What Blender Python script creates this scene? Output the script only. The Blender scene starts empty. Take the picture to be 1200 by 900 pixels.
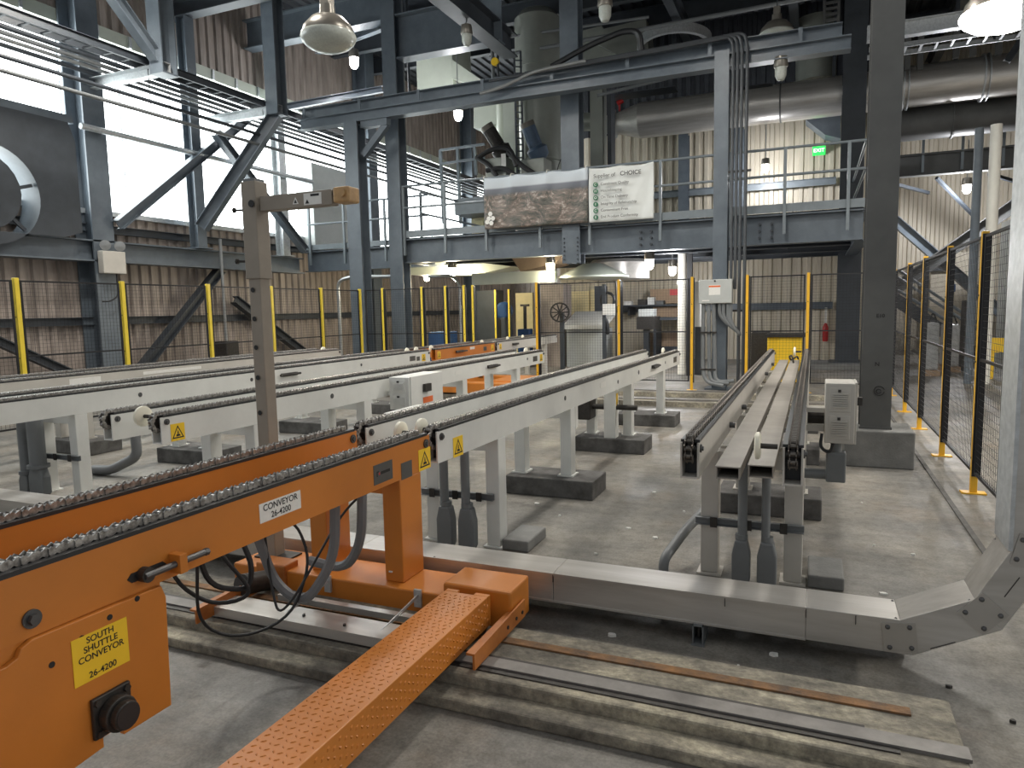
import bpy, math, random
from mathutils import Vector, Matrix, Euler
random.seed(7)
sc = bpy.context.scene
COL = sc.collection
# ---------------------------------------------------------------- camera (calibrated from the photograph's vanishing points)
YAW, PITCH, ROLL, FPX, EYE = -0.40308158, -0.10437637, -0.02064099, 828.159, 1.6
def cam_axes():
    cy, sy, cp, sp = math.cos(YAW), math.sin(YAW), math.cos(PITCH), math.sin(PITCH)
    f = Vector((sy*cp, cy*cp, sp)); r = Vector((cy, -sy, 0)); u = r.cross(f)
    c, s = math.cos(ROLL), math.sin(ROLL)
    return c*r+s*u, -s*r+c*u, f
CR, CU, CF = cam_axes()
cd = bpy.data.cameras.new('camera'); cam = bpy.data.objects.new('camera', cd); COL.objects.link(cam)
cd.sensor_fit = 'HORIZONTAL'; cd.sensor_width = 36.0; cd.lens = FPX/1200.0*36.0
cd.clip_start = 0.05; cd.clip_end = 200
cam.matrix_world = Matrix(((CR.x, CU.x, -CF.x, 0), (CR.y, CU.y, -CF.y, 0), (CR.z, CU.z, -CF.z, EYE), (0, 0, 0, 1)))
sc.camera = cam
# ---------------------------------------------------------------- world and exposure
w = bpy.data.worlds.new('world'); sc.world = w; w.use_nodes = True
bg = w.node_tree.nodes['Background']; bg.inputs[0].default_value = (0.93, 0.97, 1.0, 1); bg.inputs[1].default_value = 0.34
sc.view_settings.view_transform = 'Standard'; sc.view_settings.look = 'None'
sc.view_settings.exposure = 0.5; sc.view_settings.gamma = 1.0; sc.view_settings.use_curve_mapping = False
LAMP_W = 350.0      # watts of one high-bay lamp
WINDOW_E = 5.0      # brightness of the translucent window sheets

# ---------------------------------------------------------------- pixel -> place helpers (1200 x 900 frame)
CAMP = Vector((0, 0, EYE))
def ray(x, y): return CR*((x-600)/FPX) + CU*(-(y-450)/FPX) + CF
def gz(x, y, z=0.0):
    d = ray(x, y); return CAMP + d*((z-EYE)/d.z)
def gx(x, y, X):
    d = ray(x, y); return CAMP + d*(X/d.x)
def gy(x, y, Y):
    d = ray(x, y); return CAMP + d*(Y/d.y)
def atd(x, y, dist): return CAMP + ray(x, y).normalized()*dist

# ---------------------------------------------------------------- materials
def nn(nt, t, **k):
    n = nt.nodes.new(t)
    for a, b in k.items(): setattr(n, a, b)
    return n
def mat(name, col, rough=0.5, metal=0.0, var=0.12, scale=6.0, bump=0.0, bscale=60.0, col2=None, spec=0.5, alpha=None, stretch=None):
    m = bpy.data.materials.new(name); m.use_nodes = True; nt = m.node_tree; b = nt.nodes['Principled BSDF']
    b.inputs['Roughness'].default_value = rough; b.inputs['Metallic'].default_value = metal
    b.inputs['Specular IOR Level'].default_value = spec
    geo = nn(nt, 'ShaderNodeNewGeometry'); src = geo.outputs['Position']
    if stretch:
        mp = nn(nt, 'ShaderNodeMapping'); mp.inputs['Scale'].default_value = stretch
        nt.links.new(src, mp.inputs[0]); src = mp.outputs[0]
    no = nn(nt, 'ShaderNodeTexNoise'); no.inputs['Scale'].default_value = scale; no.inputs['Detail'].default_value = 5; no.inputs['Roughness'].default_value = 0.65
    nt.links.new(src, no.inputs['Vector'])
    rp = nn(nt, 'ShaderNodeValToRGB'); rp.color_ramp.elements[0].position = 0.3; rp.color_ramp.elements[1].position = 0.72
    c2 = col2 or tuple(min(1, c*(1+var)) for c in col)
    c1 = col if col2 else tuple(c*(1-var) for c in col)
    rp.color_ramp.elements[0].color = (*c1, 1); rp.color_ramp.elements[1].color = (*c2, 1)
    nt.links.new(no.outputs['Fac'], rp.inputs[0]); nt.links.new(rp.outputs[0], b.inputs['Base Color'])
    if bump:
        n2 = nn(nt, 'ShaderNodeTexNoise'); n2.inputs['Scale'].default_value = bscale; n2.inputs['Detail'].default_value = 3
        nt.links.new(src, n2.inputs['Vector'])
        bp = nn(nt, 'ShaderNodeBump'); bp.inputs['Strength'].default_value = bump; bp.inputs['Distance'].default_value = 0.01
        nt.links.new(n2.outputs['Fac'], bp.inputs['Height']); nt.links.new(bp.outputs[0], b.inputs['Normal'])
    if alpha is not None: b.inputs['Alpha'].default_value = alpha
    return m
def emis(name, col, s):
    m = bpy.data.materials.new(name); m.use_nodes = True; nt = m.node_tree; b = nt.nodes['Principled BSDF']
    b.inputs['Base Color'].default_value = (*[c*0.8 for c in col], 1)
    b.inputs['Emission Color'].default_value = (*col, 1); b.inputs['Emission Strength'].default_value = s
    return m
def floor_mat():
    m = bpy.data.materials.new('worn_concrete'); m.use_nodes = True; nt = m.node_tree; b = nt.nodes['Principled BSDF']
    geo = nn(nt, 'ShaderNodeNewGeometry')
    def noise(sc_, det, stretch=(1, 1, 1), rough=0.6):
        mp = nn(nt, 'ShaderNodeMapping'); mp.inputs['Scale'].default_value = stretch; nt.links.new(geo.outputs['Position'], mp.inputs[0])
        n = nn(nt, 'ShaderNodeTexNoise'); n.inputs['Scale'].default_value = sc_; n.inputs['Detail'].default_value = det; n.inputs['Roughness'].default_value = rough
        nt.links.new(mp.outputs[0], n.inputs['Vector']); return n.outputs['Fac']
    def ramp(f, a, b_, ca, cb):
        r = nn(nt, 'ShaderNodeValToRGB'); r.color_ramp.elements[0].position = a; r.color_ramp.elements[1].position = b_
        r.color_ramp.elements[0].color = (*ca, 1); r.color_ramp.elements[1].color = (*cb, 1); nt.links.new(f, r.inputs[0]); return r.outputs[0]
    def mix(fac, a, b_, bt='MIX'):
        x = nn(nt, 'ShaderNodeMix', data_type='RGBA', blend_type=bt)
        if isinstance(fac, float): x.inputs[0].default_value = fac
        else: nt.links.new(fac, x.inputs[0])
        nt.links.new(a, x.inputs[6]); nt.links.new(b_, x.inputs[7]); return x.outputs[2]
    base = ramp(noise(0.55, 6), 0.35, 0.68, (0.165, 0.165, 0.16), (0.325, 0.308, 0.272))
    warm = ramp(noise(1.7, 5, (1, 0.5, 1)), 0.42, 0.72, (0.145, 0.138, 0.127), (0.385, 0.342, 0.278))
    c = mix(0.45, base, warm)
    str_ = ramp(noise(3.0, 6, (0.25, 1.6, 1), 0.7), 0.3, 0.75, (0.52, 0.52, 0.52), (1.22, 1.20, 1.16))
    c = mix(0.6, c, str_, 'MULTIPLY')
    dirt = ramp(noise(14, 6, (1, 1, 1), 0.75), 0.34, 0.56, (0.55, 0.53, 0.50), (1.02, 1.02, 1.02))
    c = mix(0.7, c, dirt, 'MULTIPLY')
    brn = ramp(noise(0.95, 7, (1, 1, 1), 0.7), 0.52, 0.70, (1, 1, 1), (0.98, 0.84, 0.72))
    c = mix(0.85, c, brn, 'MULTIPLY')
    spk = ramp(noise(75, 3, (1, 1, 1), 0.6), 0.36, 0.62, (0.80, 0.80, 0.80), (1.14, 1.14, 1.14))
    c = mix(0.8, c, spk, 'MULTIPLY')
    scr = ramp(noise(5.0, 8, (1.0, 0.12, 1), 0.8), 0.60, 0.72, (1, 1, 1), (1.22, 1.22, 1.2))
    c = mix(0.7, c, scr, 'MULTIPLY')
    nt.links.new(c, b.inputs['Base Color'])
    rr = ramp(noise(1.2, 4), 0.3, 0.7, (0.40,)*3, (0.72,)*3); nt.links.new(rr, b.inputs['Roughness'])
    bp = nn(nt, 'ShaderNodeBump'); bp.inputs['Strength'].default_value = 0.12; bp.inputs['Distance'].default_value = 0.01
    nt.links.new(noise(40, 4), bp.inputs['Height']); nt.links.new(bp.outputs[0], b.inputs['Normal'])
    return m
M = dict(
 floor=floor_mat(),
 block=mat('dark_grey_concrete', (0.055, 0.052, 0.048), 0.85, 0, scale=7, col2=(0.15, 0.145, 0.14), bump=0.25),
 pedestal=mat('smooth_grey_concrete', (0.13, 0.13, 0.125), 0.8, 0, scale=5, col2=(0.22, 0.22, 0.21), bump=0.2),
 grey=mat('light_grey_paint', (0.70, 0.70, 0.665), 0.42, 0, 0.07, 3),
 post_tan=mat('tan_grey_paint', (0.27, 0.235, 0.19), 0.5, 0, 0.12, 4),
 beige=mat('beige_grey_paint', (0.50, 0.475, 0.43), 0.45, 0, 0.08, 3),
 orange=mat('orange_paint', (0.56, 0.188, 0.026), 0.40, 0, 0.08, 2.5, bump=0.02, bscale=200),
 orange_worn=mat('worn_orange_paint', (0.34, 0.105, 0.02), 0.5, 0, scale=9, col2=(0.50, 0.175, 0.035)),
 black=mat('black_plastic', (0.018, 0.019, 0.021), 0.42, 0, 0.2),
 rubber=mat('black_cable_rubber', (0.012, 0.012, 0.013), 0.55, 0, 0.2),
 chain=mat('bright_chain_steel', (0.13, 0.115, 0.105), 0.36, 0.65, scale=45, col2=(0.52, 0.50, 0.47)),
 chain_dark=mat('oiled_chain_steel', (0.13, 0.115, 0.10), 0.42, 0.6, 0.3, 40),
 iron=mat('dark_cast_iron', (0.05, 0.046, 0.042), 0.5, 0.5, 0.3, 20),
 bolt=mat('grey_bolt_steel', (0.11, 0.11, 0.11), 0.45, 0.6, 0.2, 20),
 galv=mat('galvanised_steel', (0.42, 0.44, 0.45), 0.42, 0.55, scale=22, col2=(0.62, 0.64, 0.65)),
 stainless=mat('brushed_stainless', (0.42, 0.40, 0.37), 0.34, 0.55, scale=2.2, col2=(0.60, 0.58, 0.55), stretch=(0.5, 5, 5)),
 stain_plate=mat('dull_stainless_plate', (0.44, 0.42, 0.39), 0.36, 0.55, 0.06, 6),
 conduit=mat('grey_pvc_conduit', (0.155, 0.165, 0.17), 0.45, 0, 0.08),
 conduit_d=mat('dark_grey_conduit', (0.055, 0.06, 0.066), 0.4, 0.2, 0.15),
 tray=mat('dusty_tray_paint', (0.25, 0.228, 0.20), 0.5, 0, scale=3, col2=(0.36, 0.335, 0.30)),
 conduit_l=mat('light_steel_conduit', (0.33, 0.34, 0.34), 0.35, 0.6, 0.1),
 steel=mat('blue_grey_structural_paint', (0.088, 0.108, 0.130), 0.40, 0, scale=2.5, col2=(0.135, 0.160, 0.185)),
 steel_l=mat('grey_structural_paint', (0.070, 0.071, 0.070), 0.5, 0, scale=1.3, col2=(0.118, 0.120, 0.116)),
 steel_d=mat('dark_structural_paint', (0.040, 0.047, 0.056), 0.5, 0, 0.2, 3),
 rail=mat('grey_handrail_paint', (0.19, 0.22, 0.24), 0.4, 0, 0.1),
 yellow=mat('yellow_post_paint', (0.80, 0.60, 0.055), 0.4, 0, 0.08),
 amber=mat('amber_post_paint', (0.72, 0.40, 0.025), 0.4, 0, 0.08),
 wire=mat('black_wire', (0.016, 0.016, 0.018), 0.5, 0.2, 0.1),
 white=mat('white_plastic', (0.80, 0.78, 0.70), 0.4, 0, 0.04),
 cream=mat('cream_roller_plastic', (0.82, 0.78, 0.64), 0.45, 0, 0.04),
 label_w=mat('white_label', (0.74, 0.73, 0.69), 0.5, 0, 0.05, 30),
 label_y=mat('yellow_label', (0.90, 0.58, 0.025), 0.45, 0, 0.04),
 label_o=mat('orange_label', (0.75, 0.16, 0.04), 0.5, 0, 0.05),
 ink=mat('black_ink', (0.012, 0.012, 0.012), 0.6, 0, 0.05),
 plate=mat('grey_name_plate', (0.13, 0.13, 0.125), 0.4, 0.5, 0.1),
 corr_brown=mat('brown_corrugated_sheet', (0.20, 0.168, 0.147), 0.5, 0.1, scale=2.2, col2=(0.44, 0.375, 0.33), stretch=(1, 2, 0.35)),
 corr_beige=mat('beige_corrugated_sheet', (0.50, 0.45, 0.355), 0.5, 0.1, scale=2, col2=(0.66, 0.60, 0.49), stretch=(2, 1, 0.3)),
 roof=mat('dark_roof_deck', (0.035, 0.039, 0.046), 0.6, 0.1, 0.2),
 window=emis('daylit_translucent_sheet', (0.93, 1.0, 1.0), WINDOW_E),
 lens=emis('lit_lamp_lens', (1.0, 0.97, 0.90), 22.0),
 lens_warm=emis('lit_warm_lens', (1.0, 0.93, 0.72), 16.0),
 lens_off=mat('prismatic_lens', (0.42, 0.44, 0.40), 0.25, 0, 0.12, 40),
 lamp_body=mat('grey_lamp_housing', (0.19, 0.175, 0.15), 0.35, 0.5, 0.1),
 exit=emis('exit_sign_face', (0.03, 0.75, 0.10), 0.9),
 exit_txt=emis('exit_sign_letters', (0.55, 1.0, 0.55), 2.2),
 tank=mat('grey_green_tank', (0.27, 0.285, 0.255), 0.38, 0.3, 0.1, 2),
 pale=mat('pale_green_panel', (0.52, 0.55, 0.47), 0.45, 0, 0.07, 2),
 blue=mat('blue_motor_paint', (0.09, 0.135, 0.20), 0.4, 0, 0.15),
 bin_blue=mat('blue_bin', (0.02, 0.06, 0.16), 0.45, 0, 0.1),
 box_grey=mat('grey_enclosure', (0.44, 0.455, 0.44), 0.45, 0, 0.05),
 box_white=mat('white_enclosure', (0.66, 0.66, 0.63), 0.45, 0, 0.04),
 card=mat('brown_cardboard', (0.36, 0.25, 0.16), 0.75, 0, 0.12),
 red=mat('red_paint', (0.55, 0.03, 0.03), 0.4, 0, 0.1),
 rust=mat('rusted_rail_steel', (0.085, 0.06, 0.042), 0.75, 0.2, scale=9, col2=(0.33, 0.16, 0.055), bump=0.4),
 bar=mat('worn_rail_steel', (0.15, 0.14, 0.13), 0.5, 0.3, scale=9, col2=(0.23, 0.217, 0.203)),
 wrap=mat('translucent_wrap', (0.40, 0.41, 0.41), 0.25, 0, 0.15, 9),
 green=mat('green_print', (0.03, 0.16, 0.08), 0.6, 0, 0.1),
 banner=mat('white_vinyl', (0.66, 0.68, 0.66), 0.42, 0, 0.04, 3),
 yglow=mat('pale_yellow_panel', (0.85, 0.74, 0.45), 0.6, 0, 0.08),
 tan=mat('tan_sensor_head', (0.46, 0.28, 0.12), 0.5, 0, 0.2, 30),
 hose=mat('grey_flexible_hose', (0.17, 0.175, 0.18), 0.5, 0, 0.1),
)
def aerial_mat():
    m = bpy.data.materials.new('printed_aerial_view'); m.use_nodes = True; nt = m.node_tree; b = nt.nodes['Principled BSDF']
    b.inputs['Roughness'].default_value = 0.4
    tc = nn(nt, 'ShaderNodeTexCoord'); sep = nn(nt, 'ShaderNodeSeparateXYZ'); nt.links.new(tc.outputs['Generated'], sep.inputs[0])
    mp = nn(nt, 'ShaderNodeMapping'); mp.inputs['Scale'].default_value = (1.0, 1, 2.2); nt.links.new(tc.outputs['Generated'], mp.inputs[0])
    n = nn(nt, 'ShaderNodeTexNoise'); n.inputs['Scale'].default_value = 4.5; n.inputs['Detail'].default_value = 8; n.inputs['Roughness'].default_value = 0.75; nt.links.new(mp.outputs[0], n.inputs['Vector'])
    g = nn(nt, 'ShaderNodeValToRGB'); e = g.color_ramp.elements
    e[0].position = 0.36; e[0].color = (0.035, 0.04, 0.03, 1); e[1].position = 0.68; e[1].color = (0.55, 0.52, 0.47, 1)
    k = g.color_ramp.elements.new(0.46); k.color = (0.105, 0.10, 0.085, 1); k = g.color_ramp.elements.new(0.55); k.color = (0.20, 0.15, 0.125, 1)
    nt.links.new(n.outputs['Fac'], g.inputs[0])
    s = nn(nt, 'ShaderNodeValToRGB'); s.color_ramp.interpolation = 'LINEAR'; e = s.color_ramp.elements
    e[0].position = 0.0; e[0].color = (0, 0, 0, 1); e[1].position = 1; e[1].color = (1, 1, 1, 1)
    hz = nn(nt, 'ShaderNodeValToRGB'); e = hz.color_ramp.elements
    e[0].position = 0.66; e[0].color = (0.10, 0.11, 0.13, 1); e[1].position = 0.95; e[1].color = (0.55, 0.61, 0.66, 1)
    k = hz.color_ramp.elements.new(0.76); k.color = (0.15, 0.16, 0.19, 1); k = hz.color_ramp.elements.new(0.79); k.color = (0.50, 0.54, 0.58, 1)
    nt.links.new(sep.outputs[2], hz.inputs[0])
    st = nn(nt, 'ShaderNodeMapRange'); st.inputs[1].default_value = 0.62; st.inputs[2].default_value = 0.68; nt.links.new(sep.outputs[2], st.inputs[0])
    mx = nn(nt, 'ShaderNodeMix', data_type='RGBA'); nt.links.new(st.outputs[0], mx.inputs[0]); nt.links.new(g.outputs[0], mx.inputs[6]); nt.links.new(hz.outputs[0], mx.inputs[7])
    nt.links.new(mx.outputs[2], b.inputs['Base Color'])
    return m
M['aerial'] = aerial_mat()
def slab_mat():
    m = bpy.data.materials.new('stained_slab_concrete'); m.use_nodes = True; nt = m.node_tree; b = nt.nodes['Principled BSDF']; b.inputs['Roughness'].default_value = 0.8
    geo = nn(nt, 'ShaderNodeNewGeometry')
    def noise(s, det, st, rough=0.65):
        mp = nn(nt, 'ShaderNodeMapping'); mp.inputs['Scale'].default_value = st; nt.links.new(geo.outputs['Position'], mp.inputs[0])
        n = nn(nt, 'ShaderNodeTexNoise'); n.inputs['Scale'].default_value = s; n.inputs['Detail'].default_value = det; n.inputs['Roughness'].default_value = rough
        nt.links.new(mp.outputs[0], n.inputs['Vector']); return n.outputs['Fac']
    def ramp(f, stops):
        r = nn(nt, 'ShaderNodeValToRGB'); e = r.color_ramp.elements; e[0].position, e[1].position = stops[0][0], stops[-1][0]; e[0].color = (*stops[0][1], 1); e[1].color = (*stops[-1][1], 1)
        for p_, c_ in stops[1:-1]: k = e.new(p_); k.color = (*c_, 1)
        nt.links.new(f, r.inputs[0]); return r.outputs[0]
    c1 = ramp(noise(2.4, 9, (0.8, 1.6, 1), 0.72), [(0.30, (0.07, 0.063, 0.052)), (0.44, (0.15, 0.137, 0.112)), (0.54, (0.26, 0.236, 0.185)), (0.62, (0.44, 0.40, 0.30)), (0.72, (0.56, 0.51, 0.39))])
    c2 = ramp(noise(30, 6, (1, 1, 1), 0.7), [(0.32, (0.55, 0.54, 0.52)), (0.60, (1.15, 1.14, 1.12))])
    x = nn(nt, 'ShaderNodeMix', data_type='RGBA', blend_type='MULTIPLY'); x.inputs[0].default_value = 0.85; nt.links.new(c1, x.inputs[6]); nt.links.new(c2, x.inputs[7]); nt.links.new(x.outputs[2], b.inputs['Base Color'])
    bp = nn(nt, 'ShaderNodeBump'); bp.inputs['Strength'].default_value = 0.5; bp.inputs['Distance'].default_value = 0.01; nt.links.new(noise(24, 6, (1, 1, 1)), bp.inputs['Height']); nt.links.new(bp.outputs[0], b.inputs['Normal'])
    return m
M['slab'] = slab_mat()

# ---------------------------------------------------------------- mesh builder
def V(*a): return Vector(a)
def frame(d, up=None):
    d = d.normalized(); up = up or (V(0, 0, 1) if abs(d.z) < 0.95 else V(0, 1, 0))
    s = d.cross(up).normalized(); u = s.cross(d).normalized(); return d, s, u
class MB:
    def __init__(self): self.v = []; self.f = []
    def add(self, vs, fs):
        n = len(self.v); self.v += [tuple(v) for v in vs]; self.f += [tuple(i+n for i in f) for f in fs]; return self
    def box(self, x0, x1, y0, y1, z0, z1):
        vs = [(x, y, z) for z in (z0, z1) for x, y in ((x0, y0), (x1, y0), (x1, y1), (x0, y1))]
        return self.add(vs, [(3, 2, 1, 0), (4, 5, 6, 7), (0, 1, 5, 4), (1, 2, 6, 5), (2, 3, 7, 6), (3, 0, 4, 7)])
    def sect(self, p0, p1, poly, up=None, cap=True):
        """extrude a closed 2-D section (side, up) from p0 to p1"""
        p0, p1 = Vector(p0), Vector(p1); d, s, u = frame(p1-p0, up); n = len(poly)
        vs = [p+s*a+u*b for p in (p0, p1) for a, b in poly]
        fs = [(i, (i+1) % n, n+(i+1) % n, n+i) for i in range(n)]
        if cap: fs += [tuple(range(n-1, -1, -1)), tuple(range(n, 2*n))]
        return self.add(vs, fs)
    def bar(self, p0, p1, w, h, up=None):
        return self.sect(p0, p1, [(-w/2, -h/2), (w/2, -h/2), (w/2, h/2), (-w/2, h/2)], up)
    def ibeam(self, p0, p1, w, h, t=0.025, up=None):
        a, b, c = w/2, h/2, t/2
        vs = [(-a, -b), (a, -b), (a, -b+t), (c, -b+t), (c, b-t), (a, b-t), (a, b), (-a, b), (-a, b-t), (-c, b-t), (-c, -b+t), (-a, -b+t)]
        p0, p1 = Vector(p0), Vector(p1); d, s, u = frame(p1-p0, up)
        pts = [p+s*x+u*y for p in (p0, p1) for x, y in vs]; n = 12
        fs = [(i, (i+1) % n, n+(i+1) % n, n+i) for i in range(n)]
        for o, rev in ((0, True), (n, False)):
            for q in ((0, 1, 2, 11), (2, 3, 10, 11), (3, 4, 9, 10), (4, 5, 8, 9), (5, 6, 7, 8)):
                q = [o+i for i in q]; fs.append(tuple(reversed(q)) if rev else tuple(q))
        return self.add(pts, fs)
    def chan(self, p0, p1, w, h, t=0.015, up=None):
        a, b = w/2, h/2
        vs = [(-a, -b), (a, -b), (a, -b+t), (-a+t, -b+t), (-a+t, b-t), (a, b-t), (a, b), (-a, b)]
        p0, p1 = Vector(p0), Vector(p1); d, s, u = frame(p1-p0, up); n = 8
        pts = [p+s*x+u*y for p in (p0, p1) for x, y in vs]
        fs = [(i, (i+1) % n, n+(i+1) % n, n+i) for i in range(n)]
        for o, rev in ((0, True), (n, False)):
            for q in ((0, 1, 2, 3), (0, 3, 4, 7), (4, 5, 6, 7)):
                q = [o+i for i in q]; fs.append(tuple(reversed(q)) if rev else tuple(q))
        return self.add(pts, fs)
    def cyl(self, p0, p1, r, n=12, r2=None, cap=True):
        p0, p1 = Vector(p0), Vector(p1); d, s, u = frame(p1-p0); r2 = r if r2 is None else r2
        vs = [p+s*math.cos(2*math.pi*i/n)*q+u*math.sin(2*math.pi*i/n)*q for p, q in ((p0, r), (p1, r2)) for i in range(n)]
        fs = [(i, (i+1) % n, n+(i+1) % n, n+i) for i in range(n)]
        if cap: fs += [tuple(range(n-1, -1, -1)), tuple(range(n, 2*n))]
        return self.add(vs, fs)
    def tube(self, pts, r, n=8, cap=True):
        pts = [Vector(p) for p in pts]; vs = []; k = len(pts); ref = None
        for i, p in enumerate(pts):
            d = ((pts[min(i+1, k-1)]-p).normalized() + (p-pts[max(i-1, 0)]).normalized())
            if d.length < 1e-6: d = pts[min(i+1, k-1)]-pts[max(i-1, 0)]
            d.normalize()
            if ref is None: _, s, u = frame(d)
            else:
                s = (ref - d*ref.dot(d)).normalized(); u = s.cross(d)
            ref = s
            vs += [p+s*math.cos(2*math.pi*j/n)*r+u*math.sin(2*math.pi*j/n)*r for j in range(n)]
        fs = [(i*n+j, i*n+(j+1) % n, (i+1)*n+(j+1) % n, (i+1)*n+j) for i in range(k-1) for j in range(n)]
        if cap: fs += [tuple(range(n-1, -1, -1)), tuple(range((k-1)*n, k*n))]
        return self.add(vs, fs)
    def lathe(self, prof, c, axis=(0, 0, 1), n=24):
        c = Vector(c); d, s, u = frame(Vector(axis)); k = len(prof)
        vs = [c+d*h+s*math.cos(2*math.pi*j/n)*r+u*math.sin(2*math.pi*j/n)*r for r, h in prof for j in range(n)]
        fs = [(i*n+j, i*n+(j+1) % n, (i+1)*n+(j+1) % n, (i+1)*n+j) for i in range(k-1) for j in range(n)]
        ring = prof[0] == prof[-1]
        if prof[0][0] > 1e-5 and not ring: fs.append(tuple(range(n-1, -1, -1)))
        if prof[-1][0] > 1e-5 and not ring: fs.append(tuple(range((k-1)*n, k*n)))
        return self.add(vs, fs)
    def prism(self, poly, axis, a, b):
        """polygon in the plane normal to axis: x -> (y,z), y -> (x,z), z -> (x,y)"""
        mk = {'x': lambda t, p: (t, p[0], p[1]), 'y': lambda t, p: (p[0], t, p[1]), 'z': lambda t, p: (p[0], p[1], t)}[axis]
        n = len(poly); vs = [mk(t, p) for t in (a, b) for p in poly]
        return self.add(vs, [(i, (i+1) % n, n+(i+1) % n, n+i) for i in range(n)] + [tuple(range(n-1, -1, -1)), tuple(range(n, 2*n))])
    def build(self, name, m, parent=None, smooth=False, bev=0, local=False, fix=True):
        me = bpy.data.meshes.new(name)
        off = V(0, 0, 0)
        if not local:
            p = parent
            while p is not None: off = off + p.location; p = p.parent
        me.from_pydata([(v[0]-off.x, v[1]-off.y, v[2]-off.z) for v in self.v], [], self.f)
        me.materials.append(M[m])
        if fix:
            import bmesh
            bm = bmesh.new(); bm.from_mesh(me); bmesh.ops.recalc_face_normals(bm, faces=bm.faces); bm.to_mesh(me); bm.free()
        if smooth:
            for p in me.polygons: p.use_smooth = True
            try: me.set_sharp_from_angle(angle=math.radians(40))
            except Exception: pass
        o = bpy.data.objects.new(name, me); COL.objects.link(o)
        if parent is not None: o.parent = parent
        if bev:
            b = o.modifiers.new('edge', 'BEVEL'); b.width = bev; b.segments = 2; b.limit_method = 'ANGLE'; b.angle_limit = math.radians(50)
        return o
def tag(o, label=None, cat=None, group=None, kind=None):
    if label: o['label'] = label
    if cat: o['category'] = cat
    if group: o['group'] = group
    if kind: o['kind'] = kind
    return o
def thing(name, label, cat, loc=(0, 0, 0), group=None, rz=0.0):
    o = bpy.data.objects.new(name, None); COL.objects.link(o); o.location = loc; o.rotation_euler = (0, 0, rz); o.empty_display_size = 0.1
    return tag(o, label, cat, group)
def copy_tree(o, parent=None):
    c = o.copy(); COL.objects.link(c); c.parent = parent
    for ch in list(o.children): copy_tree(ch, c)
    return c
def struct(mb, name, m, **k): return tag(mb.build(name, m, None, **k), kind='structure')
def base_of(mb):
    xs = [v[0] for v in mb.v]; ys = [v[1] for v in mb.v]; zs = [v[2] for v in mb.v]
    return V((min(xs)+max(xs))/2, (min(ys)+max(ys))/2, min(zs))
def solo(mb, name, m, label, cat, group=None, **k):
    """a thing that is one mesh, its origin at its base"""
    b = base_of(mb); mb.v = [(v[0]-b.x, v[1]-b.y, v[2]-b.z) for v in mb.v]
    o = mb.build(name, m, None, local=True, **k); o.location = b
    return tag(o, label, cat, group)
_tm = {}
def text(s, size, m, pos, right, up, parent, name='lettering', align='CENTER', ext=0.0006, local=False):
    key = (s, size, align, ext)
    cu = bpy.data.curves.new('t', 'FONT'); cu.body = s; cu.size = size; cu.align_x = align; cu.align_y = 'CENTER'; cu.extrude = ext; cu.space_line = 0.95; cu.offset = size*0.012
    t = bpy.data.objects.new('t', cu); COL.objects.link(t); bpy.context.view_layer.update()
    me = bpy.data.meshes.new_from_object(t.evaluated_get(bpy.context.evaluated_depsgraph_get()))
    bpy.data.objects.remove(t); bpy.data.curves.remove(cu)
    me.name = name; me.materials.clear(); me.materials.append(M[m])
    r = Vector(right).normalized(); u = Vector(up).normalized(); n = r.cross(u); off = V(0, 0, 0); p = parent
    if not local:
        while p is not None: off = off + p.location; p = p.parent
    q = Vector(pos) - off
    for v in me.vertices: v.co = q + r*v.co.x + u*v.co.y + n*v.co.z
    o = bpy.data.objects.new(name, me); COL.objects.link(o); o.parent = parent
    return o
def arc(c, r, a0, a1, n, e1, e2):
    e1, e2 = Vector(e1), Vector(e2); c = Vector(c)
    return [c+e1*math.cos(a0+(a1-a0)*i/n)*r+e2*math.sin(a0+(a1-a0)*i/n)*r for i in range(n+1)]
def rounded(pts, r, n=5):
    """polyline with its inner corners rounded"""
    pts = [Vector(p) for p in pts]; out = [pts[0]]
    for a, b, c in zip(pts, pts[1:], pts[2:]):
        d1 = (a-b); d2 = (c-b); k = min(r, d1.length*0.49, d2.length*0.49); p = b+d1.normalized()*k; q = b+d2.normalized()*k
        for i in range(n+1):
            t = i/n; out.append(p*(1-t)**2 + b*2*t*(1-t) + q*t*t)
    return out+[pts[-1]]
# ================================================================ SETTING
XW, YB, ZR = -13.6, 22.0, 9.8
YE = 32.0           # far end of the left part of the hall
struct(MB().box(-14.2, 9.2, -4, 30, -0.3, 0.0), 'floor', 'floor')
def corrug(axis, a0, a1, c, z0, z1, pitch=0.26, depth=0.05, sgn=1, thick=0.01):
    """ribbed sheet standing along x (axis 'x', at y=c) or y (axis 'y', at x=c); ribs vertical"""
    prof = []; t = a0
    while t < a1:
        for k, d in ((0.0, 0), (0.38, 0), (0.5, 1), (0.88, 1)):
            u = t+k*pitch
            if u <= a1: prof.append((u, d*depth*sgn))
        t += pitch
    prof.append((a1, 0))
    mb = MB(); n = len(prof)
    P = (lambda u, d, z: (u, c+d, z)) if axis == 'x' else (lambda u, d, z: (c+d, u, z))
    mb.add([P(u, d, z) for z in (z0, z1) for u, d in prof], [(i, i+1, n+i+1, n+i) for i in range(n-1)])
    return mb
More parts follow.
